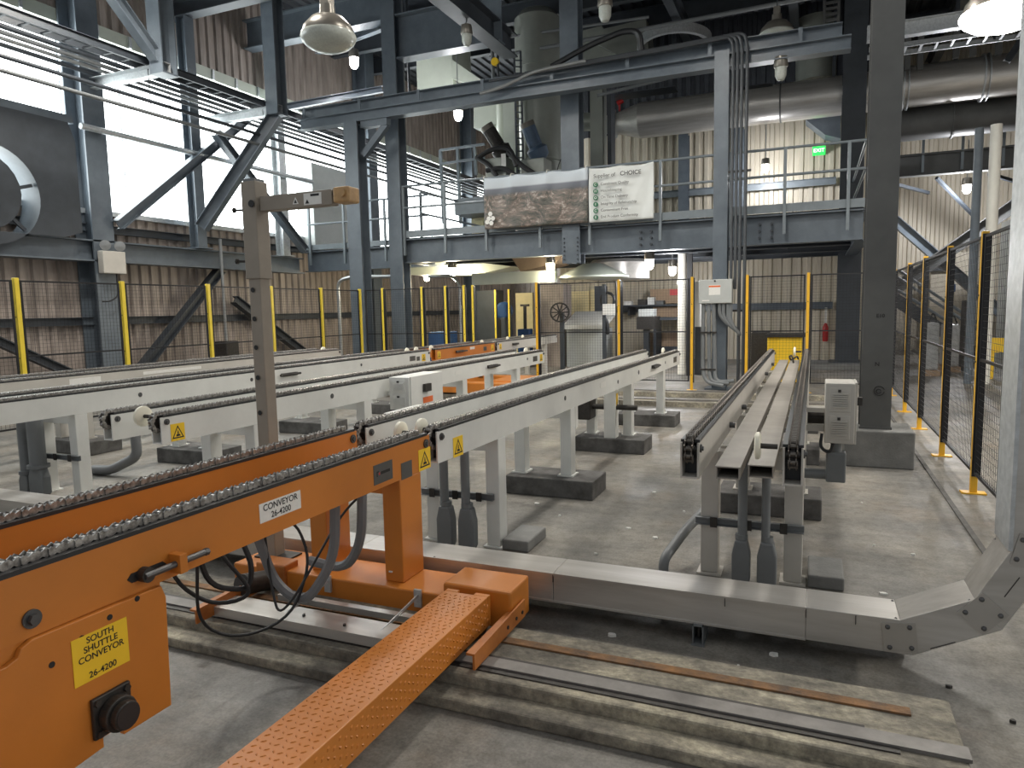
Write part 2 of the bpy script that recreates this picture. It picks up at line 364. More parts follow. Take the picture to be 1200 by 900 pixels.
# left wall
struct(corrug('y', 2.0, YE, XW, 0, 3.75), 'wall_left', 'corr_brown', fix=False)
struct(corrug('y', 2.0, YE, XW, 7.55, ZR), 'wall_left_upper', 'corr_brown', fix=False)
sill = struct(MB().box(XW-0.1, XW+0.16, 2.0, YE, 3.70, 3.80), 'trim_1', 'galv')
tr = struct(MB().box(XW-0.08, XW+0.06, 2.0, YE, 7.30, 7.55), 'trim_2', 'pale')
for k in range(39):
    o = MB().box(XW+0.06, XW+0.10, 2.2+k*0.76, 2.26+k*0.76, 7.31, 7.54).build('sheet_rib', 'galv', tr, local=True)
for i, (a, b) in enumerate(((2.0, 9.75), (9.75, 12.35), (12.35, 19.4), (19.4, 26.8), (26.8, YE))):
    fr = MB()
    n = max(2, int(round((b-a)/1.28)))
    for k in range(n+1):
        y = a+(b-a)*k/n; fr.box(XW-0.05, XW+0.01, max(a, y-0.012), min(b, y+0.012), 3.80, 7.30)
    f = struct(fr, 'window_%d' % (i+1), 'galv')
    for k in range(n):
        MB().box(XW-0.04, XW-0.02, a+(b-a)*k/n+0.012, a+(b-a)*(k+1)/n-0.012, 3.80, 7.30).build('pane', 'window', f)
# back and right walls
struct(corrug('x', -7.6, 1.4, YB, 0, 6.9, sgn=-1), 'wall_back', 'corr_beige', fix=False)
struct(corrug('y', YB, YE, -7.6, 0, ZR, sgn=-1), 'wall_return_left', 'corr_brown', fix=False)
struct(corrug('x', XW, -7.6, YE, 0, ZR, sgn=-1), 'wall_far_left', 'corr_brown', fix=False)
struct(corrug('x', -7.6, 1.4, YB, 6.9, ZR, sgn=-1), 'wall_back_upper', 'roof', fix=False)
struct(corrug('y', YB, 27.0, 1.4, 0, ZR, sgn=1), 'wall_return', 'corr_beige', fix=False)
struct(corrug('x', 1.4, 9.0, 27.0, 0, ZR, sgn=-1), 'wall_far', 'corr_beige', fix=False)
struct(corrug('y', 9.0, 27.0, 9.0, 0, ZR, sgn=-1), 'wall_right', 'corr_brown', fix=False)
# roof deck with ribs
mb = MB(); t = XW; prof = []
while t < 9.0:
    prof += [(t, 0), (t+0.14, 0), (t+0.17, 0.06), (t+0.27, 0.06)]; t += 0.3
n = len(prof); mb.add([(u, y, ZR+d) for y in (2.0, YE) for u, d in prof], [(i, i+1, n+i+1, n+i) for i in range(n-1)])
struct(mb, 'ceiling', 'roof', fix=False)
# a low kerb line beside the right fence
struct(MB().box(1.02, 1.055, 4.4, 16.0, 0.0, 0.012), 'trim_3', 'block')

# ---------------------------------------------------------------- structural steel
def column(name, x, y, z0, z1, w, d, m, label, up=(0, 1, 0), base=None, t=0.03, group=None, cat='column'):
    r = thing(name, label, cat, (x, y, z0), group)
    MB().ibeam((x, y, z0), (x, y, z1), w, d, t, Vector(up)).build('shaft', m, r)
    if base: MB().box(x-base/2, x+base/2, y-base/2, y+base/2, z0, z0+0.03).build('base_plate', m, r)
    return r
def beam(name, p0, p1, w, h, m, label, t=0.03, cat='beam', group=None):
    p0, p1 = Vector(p0), Vector(p1); b = (p0+p1)/2
    r = MB().ibeam(p0, p1, w, h, t); return solo(r, name, m, label, cat, group)
# wall columns on the left
for y in (9.98, 19.6, 27.0):
    r = column('wall_column', XW+0.34, y, 0, ZR, 0.46, 0.52, 'steel', 'heavy blue-grey steel wall column ' + ('carrying the twin-lamp emergency light' if y < 12 else ('next to the raised grey cabinet' if y < 22 else 'at the far end of the left wall')), up=(1, 0, 0), t=0.04)
    MB().box(XW+0.0, XW+0.68, y-0.3, y+0.3, 0, 0.04).build('base_plate', 'steel', r)
wb = solo(MB().ibeam((XW+0.42, 2.0, 2.93), (XW+0.42, 16.0, 2.93), 0.36, 0.42, 0.03), 'wall_beam', 'steel', 'long blue-grey steel beam running along the left wall under the windows', 'beam')
for z, lb in ((1.55, 'low dark wall girt behind the yellow-post fence'), (3.42, 'thin dark wall girt just below the window sill')):
    solo(MB().chan((XW+0.12, 2.0, z), (XW+0.12, YE, z), 0.1, 0.16, 0.012), 'wall_girt', 'steel_d', lb, 'girt')
r = column('wall_post', XW+0.5, 12.45, 3.15, 8.25, 0.26, 0.26, 'steel', 'slim steel post standing on the wall beam before the windows', up=(1, 0, 0), base=0.42, t=0.02)
r = column('wall_post', XW+0.5, 15.3, 3.15, 8.3, 0.26, 0.26, 'galv', 'pale steel wall post behind the twin columns', up=(1, 0, 0), base=0.42, t=0.02)
solo(MB().ibeam((XW+0.1, 12.45, 8.42), (-9.2, 12.45, 8.42), 0.3, 0.34, 0.025), 'roof_beam', 'steel_d', 'dark roof beam resting on the slim wall post', 'beam')
# wall braces
def brace(p0, p1, w, label, m='steel', grp=None):
    return solo(MB().ibeam(p0, p1, w, w, 0.02), 'diagonal_brace', m, label, 'brace', grp)
brace((XW+0.74, 10.2, 3.45), (XW+0.74, 14.6, 6.9), 0.2, 'long diagonal brace crossing the bright windows from the wall column')
brace((XW+0.98, 12.7, 5.75), (XW+0.98, 15.6, 3.3), 0.18, 'diagonal brace falling from the slim wall post to the wall beam')
brace((XW+0.78, 12.3, 3.6), (-11.12, 13.0, 6.05), 0.26, 'thick knee brace joining the slim wall post to the pipe hanger')
brace((XW+0.35, 7.0, 1.75), (XW+0.35, 9.6, 0.35), 0.16, 'low diagonal brace behind the left fence, falling towards the wall column', 'steel_d')
brace((XW+0.35, 13.2, 2.72), (XW+0.35, 10.4, 0.12), 0.2, 'low diagonal brace behind the left fence, rising away from the wall column', 'steel_d')
brace((XW+0.35, 13.6, 2.0), (XW+0.35, 16.8, 0.1), 0.2, 'low diagonal brace behind the left fence, beside the far wall column', 'steel_d')
# pipe hangers
for y, lb in ((10.0, 'hanging steel post with a trapeze arm beside the wall column'), (13.0, 'hanging steel post whose foot meets the thick knee brace')):
    r = thing('pipe_hanger', lb, 'hanger', (-11.1, y, 6.05))
    MB().ibeam((-11.1, y, 6.05), (-11.1, y, ZR), 0.32, 0.34, 0.025, V(0, 1, 0)).build('post', 'steel', r)
    MB().chan((-13.2, y, 6.14), (-11.0, y, 6.14), 0.14, 0.2, 0.015).build('trapeze_arm', 'galv', r)
    MB().box(-11.26, -10.94, y-0.17, y+0.17, 6.02, 6.05).build('foot_plate', 'steel', r)
brace((-11.1, 6.2, 9.78), (-11.1, 9.85, 6.3), 0.2, 'dark diagonal tie meeting the first pipe hanger from above')
# trays and pipes lying along the left wall
tr = thing('cable_tray', 'long cable tray lying on the trapeze arms along the left wall', 'cable tray', (-11.55, 10.0, 6.25))
for x in (-11.42, -11.72): MB().chan((x, 3.0, 6.30), (x, 28.0, 6.30), 0.05, 0.14, 0.01).build('side_rail', 'steel_d', tr)
for k in range(69): MB().box(-11.72, -11.42, 3.1+k*0.36, 3.14+k*0.36, 6.24, 6.26).build('rung', 'steel_d', tr)
for x, z, rr, m, lb in ((-12.05, 6.285, 0.045, 'steel_d', 'dark pipe on the trapeze arms next to the cable tray'), (-12.3, 6.28, 0.04, 'conduit', 'grey conduit lying second from the cable tray on the trapeze arms'),
        (-12.55, 6.275, 0.035, 'conduit_l', 'pale conduit lying on the trapeze arms near the wall'), (-12.85, 6.28, 0.04, 'steel_d', 'dark pipe on the trapeze arms closest to the wall'),
        (-11.5, 5.62, 0.035, 'steel_d', 'upper of two thin pipes hung below the trapeze arms'), (-11.5, 5.40, 0.035, 'conduit', 'lower of two thin pipes hung below the trapeze arms')):
    r = thing('service_pipe', lb, 'pipe', (x, 10, z-rr))
    MB().cyl((x, 3.0, z), (x, 28.0, z), rr, 10).build('pipe', m, r, smooth=True)
    if z < 6:
        for y in (7.0, 10.0, 13.0, 16.0): MB().cyl((x, y, z), (x, y, 6.2), 0.008, 6).build('hanger_rod', 'steel_d', r)
solo(MB().cyl((XW+0.70, 9.6, 5.25), (XW+0.70, 16.4, 5.25), 0.06, 10), 'service_pipe', 'galv', 'pale pipe crossing the windows halfway up the left wall', 'pipe', smooth=True)
# emergency light on the wall column
p = V(XW+0.72, 9.98, 2.78)
r = thing('emergency_light', 'beige twin-lamp emergency light box on the left wall column', 'emergency light', (p.x, p.y-0.3, p.z-0.3))
MB().box(p.x-0.06, p.x+0.10, p.y-0.22, p.y+0.28, p.z-0.3, p.z+0.14).build('box', 'beige', r, bev=0.015)
for dy in (-0.12, 0.2):
    MB().lathe([(0.03, -0.1), (0.09, -0.06), (0.10, 0.02), (0.0, 0.03)], (p.x+0.06, p.y+dy, p.z+0.25), (0.7, -0.6, -0.1), 14).build('lamp_head', 'conduit_l', r, smooth=True)
MB().tube(rounded([(p.x+0.03, p.y+0.1, p.z-0.3), (p.x+0.03, p.y+0.1, p.z-0.75), (p.x+0.03, p.y-0.1, p.z-0.85), (p.x-0.05, p.y-0.2, p.z-0.85)], 0.1), 0.015, 6).build('cord', 'rubber', r)
# big fan housing before the left windows
r = thing('fan_housing', 'dark sheet-metal fan housing with a round cutout before the left windows', 'fan housing', (XW+0.6, 8.1, 3.15))
c = gx(8, 228, XW+0.75)
for nm, ang in (('front_plate', 0),):
    mb = MB(); N = 40; cy, cz, R_ = c.y-0.25, c.z, 0.85; y0, y1, z0, z1 = 6.2, 9.45, 3.12, 5.25
    out = []; inn = []
    for i in range(N):
        a = 2*math.pi*i/N; ca, sa = math.cos(a), math.sin(a); inn.append((cy+R_*ca, cz+R_*sa))
        k = min(((y1-cy)/ca if ca > 0 else (y0-cy)/ca) if abs(ca) > 1e-6 else 1e9, ((z1-cz)/sa if sa > 0 else (z0-cz)/sa) if abs(sa) > 1e-6 else 1e9)
        out.append((cy+k*ca, cz+k*sa))
    for x in (XW+0.7, XW+0.72): mb.add([(x, a, b) for a, b in out+inn], [(i, (i+1) % N, N+(i+1) % N, N+i) for i in range(N)])
    mb.build('front_plate', 'steel_d', r)
    mb = MB(); mb.add([(x, a, b) for x in (XW+0.72, XW+0.2) for a, b in inn], [(i, (i+1) % N, N+(i+1) % N, N+i) for i in range(N)]); mb.build('shroud_ring', 'steel', r, smooth=True)
    MB().cyl((XW+0.5, cy, cz), (XW+0.75, cy, cz), 0.22, 20).build('hub', 'steel_d', r, smooth=True)
    for k in range(6):
        a = k*math.pi/3+0.3; d = V(0, math.cos(a), math.sin(a)); MB().bar(V(XW+0.6, cy, cz)+d*0.2, V(XW+0.6, cy, cz)+d*0.83, 0.06, 0.03, V(1, 0, 0)).build('strut', 'steel_d', r)
    MB().box(XW+0.15, XW+0.72, y0, y1, z1, z1+0.14).build('hood', 'steel', r)
    MB().cyl((XW+0.35, cy-0.1, cz+0.05), (XW+0.66, cy-0.1, cz+0.05), 0.66, 24).build('dark_disc', 'steel_d', r, smooth=True)  # dark disc added to keep the inside of the cutout dark

# ---------------------------------------------------------------- free columns and overhead beam of the bay
YO = 14.1
P1 = column('bay_column', -9.83, YO, 0, 5.95, 0.36, 0.36, 'steel', 'blue-grey column with a knee bracket under the left end of the overhead beam', base=0.55)
MB().bar((-9.6, YO, 5.2), (-8.95, YO, 5.82), 0.14, 0.14).build('knee_bracket', 'steel', P1)
MB().box(-9.6, -8.9, YO-0.09, YO+0.09, 5.80, 5.95).build('bracket_seat', 'steel', P1)
P2 = column('bay_column', -9.2, 14.85, 0, ZR, 0.36, 0.36, 'steel', 'tall blue-grey column rising to the roof at the mezzanine corner', base=0.55)
P3 = column('bay_column', -4.83, 14.90, 2.58, ZR, 0.40, 0.36, 'steel', 'blue-grey column behind the banner whose foot ends below the mezzanine', t=0.03)
for k in range(6):
    for s in (-1, 1): MB().cyl((-4.83+s*0.15, 14.69, 2.66+k*0.09), (-4.83+s*0.15, 14.72, 2.66+k*0.09), 0.018, 6).build('bolt', 'steel_d', P3)
P4 = column('bay_column', -1.64, YO-0.02, 0, 6.24, 0.26, 0.28, 'steel', 'grey post carrying the electrical junction box and conduits', base=0.5)
ob = thing('overhead_beam', 'long riveted overhead beam pair spanning the bay above the mezzanine railing', 'beam', (-5.5, YO, 5.95))
MB().chan((-11.35, YO, 6.31), (0.36, YO, 6.31), 0.16, 0.24, 0.014, V(0, 0, 1)).build('upper_channel', 'steel', ob)
MB().ibeam((-11.35, YO, 6.07), (0.5, YO, 6.07), 0.26, 0.24, 0.02).build('lower_beam', 'steel', ob)
for k in range(8): MB().box(-11.2+k*1.55, -11.13+k*1.55, YO-0.1, YO-0.08, 6.18, 6.44).build('splice_plate', 'steel', ob)
# right column on its pedestal
RC = column('hall_column', 0.585, 7.86, 0.36, ZR, 0.27, 0.30, 'steel_l', 'grey steel column with pen marks standing on a concrete pedestal', t=0.02)
MB().box(0.44, 0.73, 7.705, 7.712, 0.36, 0.385).build('base_weld', 'steel_l', RC)
for (x, z, rr) in ((0.61, 0.74, 0.045), (0.605, 0.735, 0.02)):
    MB().tube(arc((x, 7.7075, z), rr, 0.3, 6.1, 18, (1, 0, 0), (0, 0, 1)), 0.0035, 5).build('pen_mark', 'ink', RC)
text('N', 0.055, 'ink', (0.585, 7.7085, 1.0), (1, 0, 0), (0, 0, 1), RC, name='pen_mark')
text('E10', 0.05, 'ink', (0.60, 7.7085, 1.47), (1, 0, 0), (0, 0, 1), RC, name='pen_mark')
solo(MB().box(0.31, 0.92, 7.58, 8.2, 0, 0.36), 'column_pedestal', 'pedestal', 'square concrete pedestal under the marked grey hall column', 'pedestal', bev=0.012)
RB = column('hall_column', 0.80, 19.75, 0.12, ZR, 0.52, 0.45, 'steel_d', 'dark steel column at the far right end of the mezzanine', base=0.8, t=0.04)
# upper girders and joists
solo(MB().ibeam((-9.0, 14.85, 7.92), (-6.4, 14.85, 7.92), 0.36, 0.98, 0.03), 'roof_girder', 'steel', 'deep blue-grey girder running from the mezzanine corner column to the lengthwise roof beam', 'beam')
solo(MB().ibeam((XW+0.1, 14.85, 8.7), (-9.4, 14.85, 8.7), 0.34, 0.7, 0.03), 'roof_girder', 'steel', 'blue-grey girder high between the left wall and the mezzanine corner column', 'beam')
solo(MB().ibeam((-6.6, 7.0, 7.66), (-6.6, 15.8, 7.66), 0.36, 0.5, 0.03), 'roof_beam', 'steel_d', 'dark lengthwise roof beam with a pale lower flange above the tank', 'beam')
ORD = ('first', 'second', 'third', 'fourth')
for k, y in enumerate((16.6, 18.4, 20.2, 24.0)):
    solo(MB().ibeam((XW+0.1, y, 9.5), (8.9, y, 9.5), 0.2, 0.5, 0.02), 'roof_joist', 'steel_d', ORD[k]+' dark cross joist under the roof deck counting from the deep girder', 'beam', 'roof joists')
for k, x in enumerate((-3.3, -0.6, 3.2, 5.8)):
    solo(MB().ibeam((x, 13.0, 8.95), (x, 26.8, 8.95), 0.22, 0.45, 0.02), 'roof_joist', 'steel_d', ORD[k]+' dark lengthwise joist counting from the tall tank towards the right fence', 'beam', 'lengthwise roof joists')
for xa, xb in ((-12.9, -9.4),):
    for (p0, p1, lb) in (((-12.9, 16.9, 8.9), (-9.4, 14.9, 8.3), 'flat bracing angle under the roof beside the corner column'), ((-12.9, 15.1, 6.9), (-11.0, 17.2, 7.7), 'short bracing angle beside the pale wall post')):
        solo(MB().chan(p0, p1, 0.16, 0.16, 0.015), 'roof_brace', 'steel', lb, 'brace')

# ---------------------------------------------------------------- mezzanine
YM = 14.95
mz = thing('mezzanine', 'raised steel mezzanine floor with bolted edge beam, toe board and handrail', 'mezzanine', (-4, 18, 2.77))
MB().ibeam((-9.05, YM, 3.05), (0.82, YM, 3.05), 0.3, 0.56, 0.025).build('edge_beam', 'steel', mz)
MB().ibeam((0.82, YM+0.1, 3.05), (0.82, YB-0.3, 3.05), 0.25, 0.56, 0.025).build('side_beam', 'steel', mz)
MB().ibeam((-9.05, YM+0.1, 3.05), (-9.05, 16.2, 3.05), 0.25, 0.56, 0.025).build('side_beam', 'steel', mz)
MB().ibeam((-13.1, 16.3, 3.05), (-9.05, 16.3, 3.05), 0.3, 0.56, 0.025).build('edge_beam', 'steel', mz)
for k, y in enumerate((16.8, 18.6, 20.4)): MB().ibeam((-9.0, y, 3.05), (0.7, y, 3.05), 0.22, 0.45, 0.02).build('floor_joist', 'steel_d', mz)
for x in (-7.2, -5.0, -2.8, -0.7): MB().ibeam((x, YM+0.2, 3.1), (x, YB-0.3, 3.1), 0.2, 0.35, 0.02).build('floor_joist', 'steel_d', mz)
MB().box(-13.2, 0.9, 16.3, YB-0.1, 3.33, 3.36).build('deck_plate', 'steel_d', mz)
MB().box(-9.1, 0.9, YM-0.1, 16.3, 3.33, 3.36).build('deck_plate', 'steel_d', mz)
MB().box(-9.1, 0.85, YM-0.17, YM-0.155, 3.36, 3.52).build('toe_board', 'rail', mz)
MB().box(-13.1, -9.1, 16.13, 16.145, 3.36, 3.50).build('toe_board', 'rail', mz)
for x in (-9.0, -7.9, -6.85, -5.55, -4.42, -2.92, -1.55, -0.55, 0.55):
    MB().bar((x, YM-0.19, 2.95), (x, YM-0.19, 4.55), 0.055, 0.055).build('rail_post', 'rail', mz)
for z in (4.05, 4.55): MB().cyl((-9.05, YM-0.19, z), (0.85, YM-0.19, z), 0.026, 8).build('handrail', 'rail', mz, smooth=True)
for x in (-12.85, -11.7, -10.4, -9.3): MB().bar((x, 16.1, 2.95), (x, 16.1, 4.55), 0.055, 0.055).build('rail_post', 'rail', mz)
for z in (4.05, 4.55): MB().cyl((-12.9, 16.1, z), (-9.1, 16.1, z), 0.026, 8).build('handrail', 'rail', mz, smooth=True)
for z in (4.05, 4.55): MB().cyl((0.83, YM-0.19, z), (0.83, YB-0.4, z), 0.026, 8).build('handrail', 'rail', mz, smooth=True)
for cx in (-11.5, -3.35, -1.0):
    yy = 16.14 if cx < -9.5 else YM-0.03
    for a in range(2):
        for b in range(3): MB().cyl((cx+a*0.22, yy-0.1, 2.9+b*0.13), (cx+a*0.22, yy-0.02, 2.9+b*0.13), 0.028, 6).build('bolt', 'steel_d', mz)
# stair flight down from the mezzanine seen between the columns
st = thing('mezzanine_stair_rail', 'sloping handrail beside the mezzanine opening between the two columns', 'handrail', (-7.8, 15.6, 3.36))
for dz in (0.5, 1.0): MB().tube([(-8.9, 15.4, 3.5+dz), (-7.7, 17.0, 3.1+dz+0.1)], 0.025, 8).build('rail_tube', 'rail', st)
for x, y in ((-8.9, 15.4), (-7.7, 17.0)): MB().bar((x, y, 3.36), (x, y, 4.5 if x < -8 else 4.2), 0.05, 0.05).build('rail_post', 'rail', st)
# ================================================================ CONVEYORS
PITCH = 0.038
def oct_plate(mb, c, t, n, s, x0, x1, L, h):
    a = L/2
    pts = [(-a, -h*0.5), (-a*0.62, -h), (0, -h*0.45), (a*0.62, -h), (a, -h*0.5), (a, h*0.5), (a*0.62, h), (0, h*0.45), (-a*0.62, h), (-a, h*0.5)]
    k = len(pts); vs = [c+t*p+n*q+s*x for x in (x0, x1) for p, q in pts]
    mb.add(vs, [(i, (i+1) % k, k+(i+1) % k, k+i) for i in range(k)] + [tuple(range(k-1, -1, -1)), tuple(range(k, 2*k))])
def link(mb, c, t, outer):
    s = V(1, 0, 0); n = t.cross(s)*-1
    w = 0.0165 if outer else 0.0115
    for sg in (-1, 1):
        a, b = sorted((sg*w, sg*(w+0.005))); oct_plate(mb, c, t, n, s, a, b, PITCH*1.12, 0.0145)
    p = c+t*(PITCH/2); mb.cyl(p-s*0.0115, p+s*0.0115, 0.0105, 6)
def chain_path(L, near_wrap=True, far_wrap=True, zc=0.955, r=0.058):
    pts = []
    if near_wrap:
        for i in range(9): a = math.pi*1.45 - (math.pi*0.95)*i/8; pts.append((0.02+r*math.cos(a)*1.0, zc-r+r*math.sin(a)))
    pts.append((0.02, zc)); pts.append((L-0.065, zc))
    if far_wrap:
        for i in range(1, 7): a = math.pi*0.5-(math.pi*0.9)*i/6; pts.append((L-0.065+r*math.cos(a), zc-r+r*math.sin(a)))
    return pts
def walk(pts, step):
    out = []; acc = 0.0; pos = 0.0
    for (a, b), (c, d) in zip(pts, pts[1:]):
        L = math.hypot(c-a, d-b)
        if L < 1e-9: continue
        while pos <= acc+L:
            k = (pos-acc)/L; out.append((a+(c-a)*k, b+(d-b)*k, (c-a)/L, (d-b)/L)); pos += step
        acc += L
    return out
def warn(parent, pos, wd, h, right=(0, 1, 0), up=(0, 0, 1), local=False):
    r = Vector(right); u = Vector(up); n = r.cross(u); p = Vector(pos)
    b = MB().sect(p, p+n*0.002, [(-wd/2, -h/2), (wd/2, -h/2), (wd/2, h/2), (-wd/2, h/2)], u).build('warning_label', 'label_y', parent, local=local)
    tag(b, 'yellow label with a black hazard triangle')
    q = p+n*0.0025; T = [(0, h*0.40), (wd*0.43, -h*0.36), (-wd*0.43, -h*0.36)]; t2 = [(0, h*0.27), (wd*0.32, -h*0.29), (-wd*0.32, -h*0.29)]
    mb = MB(); mb.add([q+r*a+u*c for a, c in T+t2], [(0, 1, 4, 3), (1, 2, 5, 4), (2, 0, 3, 5)])
    mb.add([q+r*a*wd+u*c*h for a, c in ((-0.16, -0.25), (0.18, -0.25), (0.1, -0.12), (-0.1, -0.12))], [(0, 1, 2, 3)])
    mb.add([q+r*a*wd+u*c*h for a, c in ((-0.05, -0.1), (0.06, -0.1), (0.04, 0.06), (-0.01, 0.12))], [(0, 1, 2, 3)])
    off = V(0, 0, 0)
    mb.build('hazard_triangle', 'ink', b, local=local)
def beam_unit(root, L, x1, frame_m, links=False, chain_m='chain', near=True, far=True, suffix=''):
    """one chain beam, right face at local x1; returns the frame"""
    x0 = x1-0.09; xc = x1-0.045
    f = MB(); f.box(x0, x0+0.009, 0, L, 0.75, 0.93).box(x1-0.009, x1, 0, L, 0.75, 0.93).box(x0+0.009, x1-0.009, 0.0, L, 0.75, 0.759)
    f.box(x0+0.009, x1-0.009, L-0.01, L, 0.76, 0.88)
    fo = f.build('beam_frame', frame_m, root, local=True)
    g = MB(); g.box(x0-0.001, x0+0.024, 0.02, L-0.02, 0.9302, 0.944).build('guide_strip', 'black', root, local=True)
    g = MB(); g.box(x1-0.024, x1+0.001, 0.02, L-0.02, 0.9302, 0.944).build('guide_strip', 'black', root, local=True)
    MB().box(xc-0.009, xc+0.009, 0.13, L-0.13, 0.76, 0.9425).build('chain_track', 'black', root, local=True)
    for yy, on in ((0.02, near), (L-0.065, far)):
        if on:
            mb = MB(); N = 11; prof = []
            for i in range(N*4):
                a = 2*math.pi*i/(N*4); q = (0.056, 0.056, 0.046, 0.046)[i % 4]; prof.append((yy+q*math.cos(a), 0.897+q*math.sin(a)))
            mb.prism(prof, 'x', xc-0.008, xc+0.008); mb.cyl((x0+0.012, yy, 0.897), (x1-0.012, yy, 0.897), 0.016, 10)
            mb.build('sprocket', 'iron', root, local=True)
            MB().cyl((x1+0.0005, yy+0.025, 0.897), (x1+0.008, yy+0.025, 0.897), 0.021, 12).cyl((x1+0.008, yy+0.025, 0.897), (x1+0.017, yy+0.025, 0.897), 0.012, 6).build('shaft_bolt', 'bolt', root, local=True)
    if near: MB().box(x0+0.010, x1-0.010, 0.09, 0.5, 0.761, 0.90).build('dark_filler', 'black', root, local=True)  # black end plate; its box is added to darken the beam interior
    steps = walk(chain_path(L, near, far), PITCH)
    if links:
        ch = MB().box(xc-0.004, xc+0.004, 0.1, L-0.1, 0.945, 0.9465).build('chain', chain_m, root, local=True)
        cache = {}
        for i, (y, z, ty, tz) in enumerate(steps):
            key = i % 2
            if key not in cache:
                mb = MB(); link(mb, V(0, 0, 0), V(0, 1, 0), bool(key)); o = mb.build('link', chain_m, ch, local=True); cache[key] = o
            else:
                o = cache[key].copy(); COL.objects.link(o); o.parent = ch
            o.location = (xc, y, z); o.rotation_euler = (math.atan2(tz, ty), 0, 0)
    else:
        mb = MB()
        for i, (y, z, ty, tz) in enumerate(steps): link(mb, V(xc, y, z), V(0, ty, tz), bool(i % 2))
        tag(mb.build('chain', chain_m, root, local=True, fix=False), kind='stuff')
    return fo
def leg(root, xa, xb, y, z0, m, d=0.12, z1=0.75):
    o = MB().box(xa, xb, y-d/2, y+d/2, z0+0.012, z1).build('leg', m, root, local=True, bev=0.006)
    MB().box(xa-0.02, xb+0.02, y-d/2-0.02, y+d/2+0.02, z0, z0+0.012).build('foot_plate', m, o, local=True)
def disc_roller(root, x, y, z, r=0.065, t=0.03, ax=0.16):
    o = MB().lathe([(0.0, -t/2), (r*0.85, -t/2), (r, -t*0.3), (r, t*0.3), (r*0.85, t/2), (0.0, t/2)], (x, y, z), (1, 0, 0), 24).build('end_roller', 'cream', root, smooth=True, local=True)
    MB().cyl((x+t/2, y, z), (x+ax, y, z), 0.013, 10).build('roller_axle', 'iron', o, local=True)
def conveyor(label, xr, y0, y1, m, rows, rz=0.0, trays=False, near=True, far=True, holes=(), chain_m='chain', legin=0.0):
    L = y1-y0
    r = thing('chain_conveyor', label, 'conveyor', (xr, y0, 0), rz=rz)
    beam_unit(r, L, 0.0, m, chain_m=chain_m, near=near, far=far); beam_unit(r, L, -0.475, m, chain_m=chain_m, near=near, far=far)
    for i, (y, z0) in enumerate(rows):
        yl = y-y0; k = legin if i else 0.0
        leg(r, -0.1, 0.0, yl, z0, m); leg(r, -0.565+k, -0.465+k, yl, z0, m)
        MB().box(-0.56+k, -0.005, yl-0.05, yl+0.05, 0.66, 0.748).build('cross_member', m, r, local=True)
    for (y, z, q) in holes:
        MB().cyl((0.0004, y-y0, z), (0.004, y-y0, z), q, 14).build('bore_plug', 'bolt', r, local=True)
    return r
def blocks(spots, who, grp):
    for (x0, x1, y0, y1, h), n in zip(spots, ('first', 'second', 'third')):
        solo(MB().box(x0, x1, y0, y1, 0, h), 'concrete_block', 'block', n+' concrete block from the wireway under the '+who, 'block', grp, bev=0.01)
def conduit_drop(label, pts, r=0.022, box=None, m='conduit', grp=None):
    p = Vector(pts[-1]); t = thing('conduit_drop', label, 'conduit', (p.x, p.y, 0), grp)
    MB().tube(rounded(pts, 0.08), r, 10).build('pipe', m, t, smooth=True)
    if box:
        x, y, z0, z1, w_ = box
        MB().prism([(x-w_*0.6, z0), (x+w_*0.6, z0), (x+w_, z0+(z1-z0)*0.15), (x+w_, z0+(z1-z0)*0.7), (x+w_*0.65, z1), (x-w_*0.65, z1), (x-w_, z0+(z1-z0)*0.7), (x-w_, z0+(z1-z0)*0.15)], 'y', y-0.04, y+0.04).build('sealing_fitting', m, t, bev=0.01)
        MB().cyl((x, y, z1), (x, y, z1+0.03), r*1.35, 10).build('collar', m, t, smooth=True)
    return t
R4 = [(4.28, 0.0), (5.75, 0.16), (7.83, 0.16), (9.55, 0.16)]
# E: nearest to the right fence
cE = conveyor('grey chain conveyor with twin cable trays beside the concrete column pedestal', -0.027, 3.5, 10.95, 'beige', R4, legin=0.06, chain_m='chain_dark')
for k, (xa, xb, ya) in enumerate(((-0.395, -0.285, 0.02), (-0.25, -0.135, 0.10))):
    t = MB().box(xa, xb, ya, 7.2, 0.755, 0.762).box(xa, xa+0.005, ya, 7.2, 0.762, 0.812).box(xb-0.005, xb, ya, 7.2, 0.762, 0.812).box(xa-0.004, xb+0.004, ya+0.0, 7.2, 0.812, 0.818).build('cable_tray', 'tray', cE, local=True)
    tag(t, 'flat beige covered cable tray between the chain beams')
disc_roller(cE, -0.205, 0.05, 0.925, 0.066, 0.026, 0.09); disc_roller(cE, -0.205, 7.35, 0.925, 0.066, 0.03, 0.09)
for yy in (0.9, 2.6, 4.4, 6.2): MB().box(-0.475, -0.09, yy, yy+0.06, 0.70, 0.75).build('tie_bar', 'beige', cE, local=True)
for yy in (1.4, 2.3, 5.2, 6.6): MB().cyl((-0.475, yy, 0.80), (-0.44, yy, 0.80), 0.02, 8).build('bolt', 'bolt', cE, local=True)
mb = MB(); mb.tube(rounded([(-0.2, 6.6, 0.82), (-0.22, 6.62, 0.92), (-0.26, 6.75, 0.9), (-0.24, 6.9, 0.83), (-0.16, 6.8, 0.9), (-0.15, 7.0, 0.85)], 0.06), 0.012, 6); mb.build('cable_loop', 'rubber', cE, local=True)
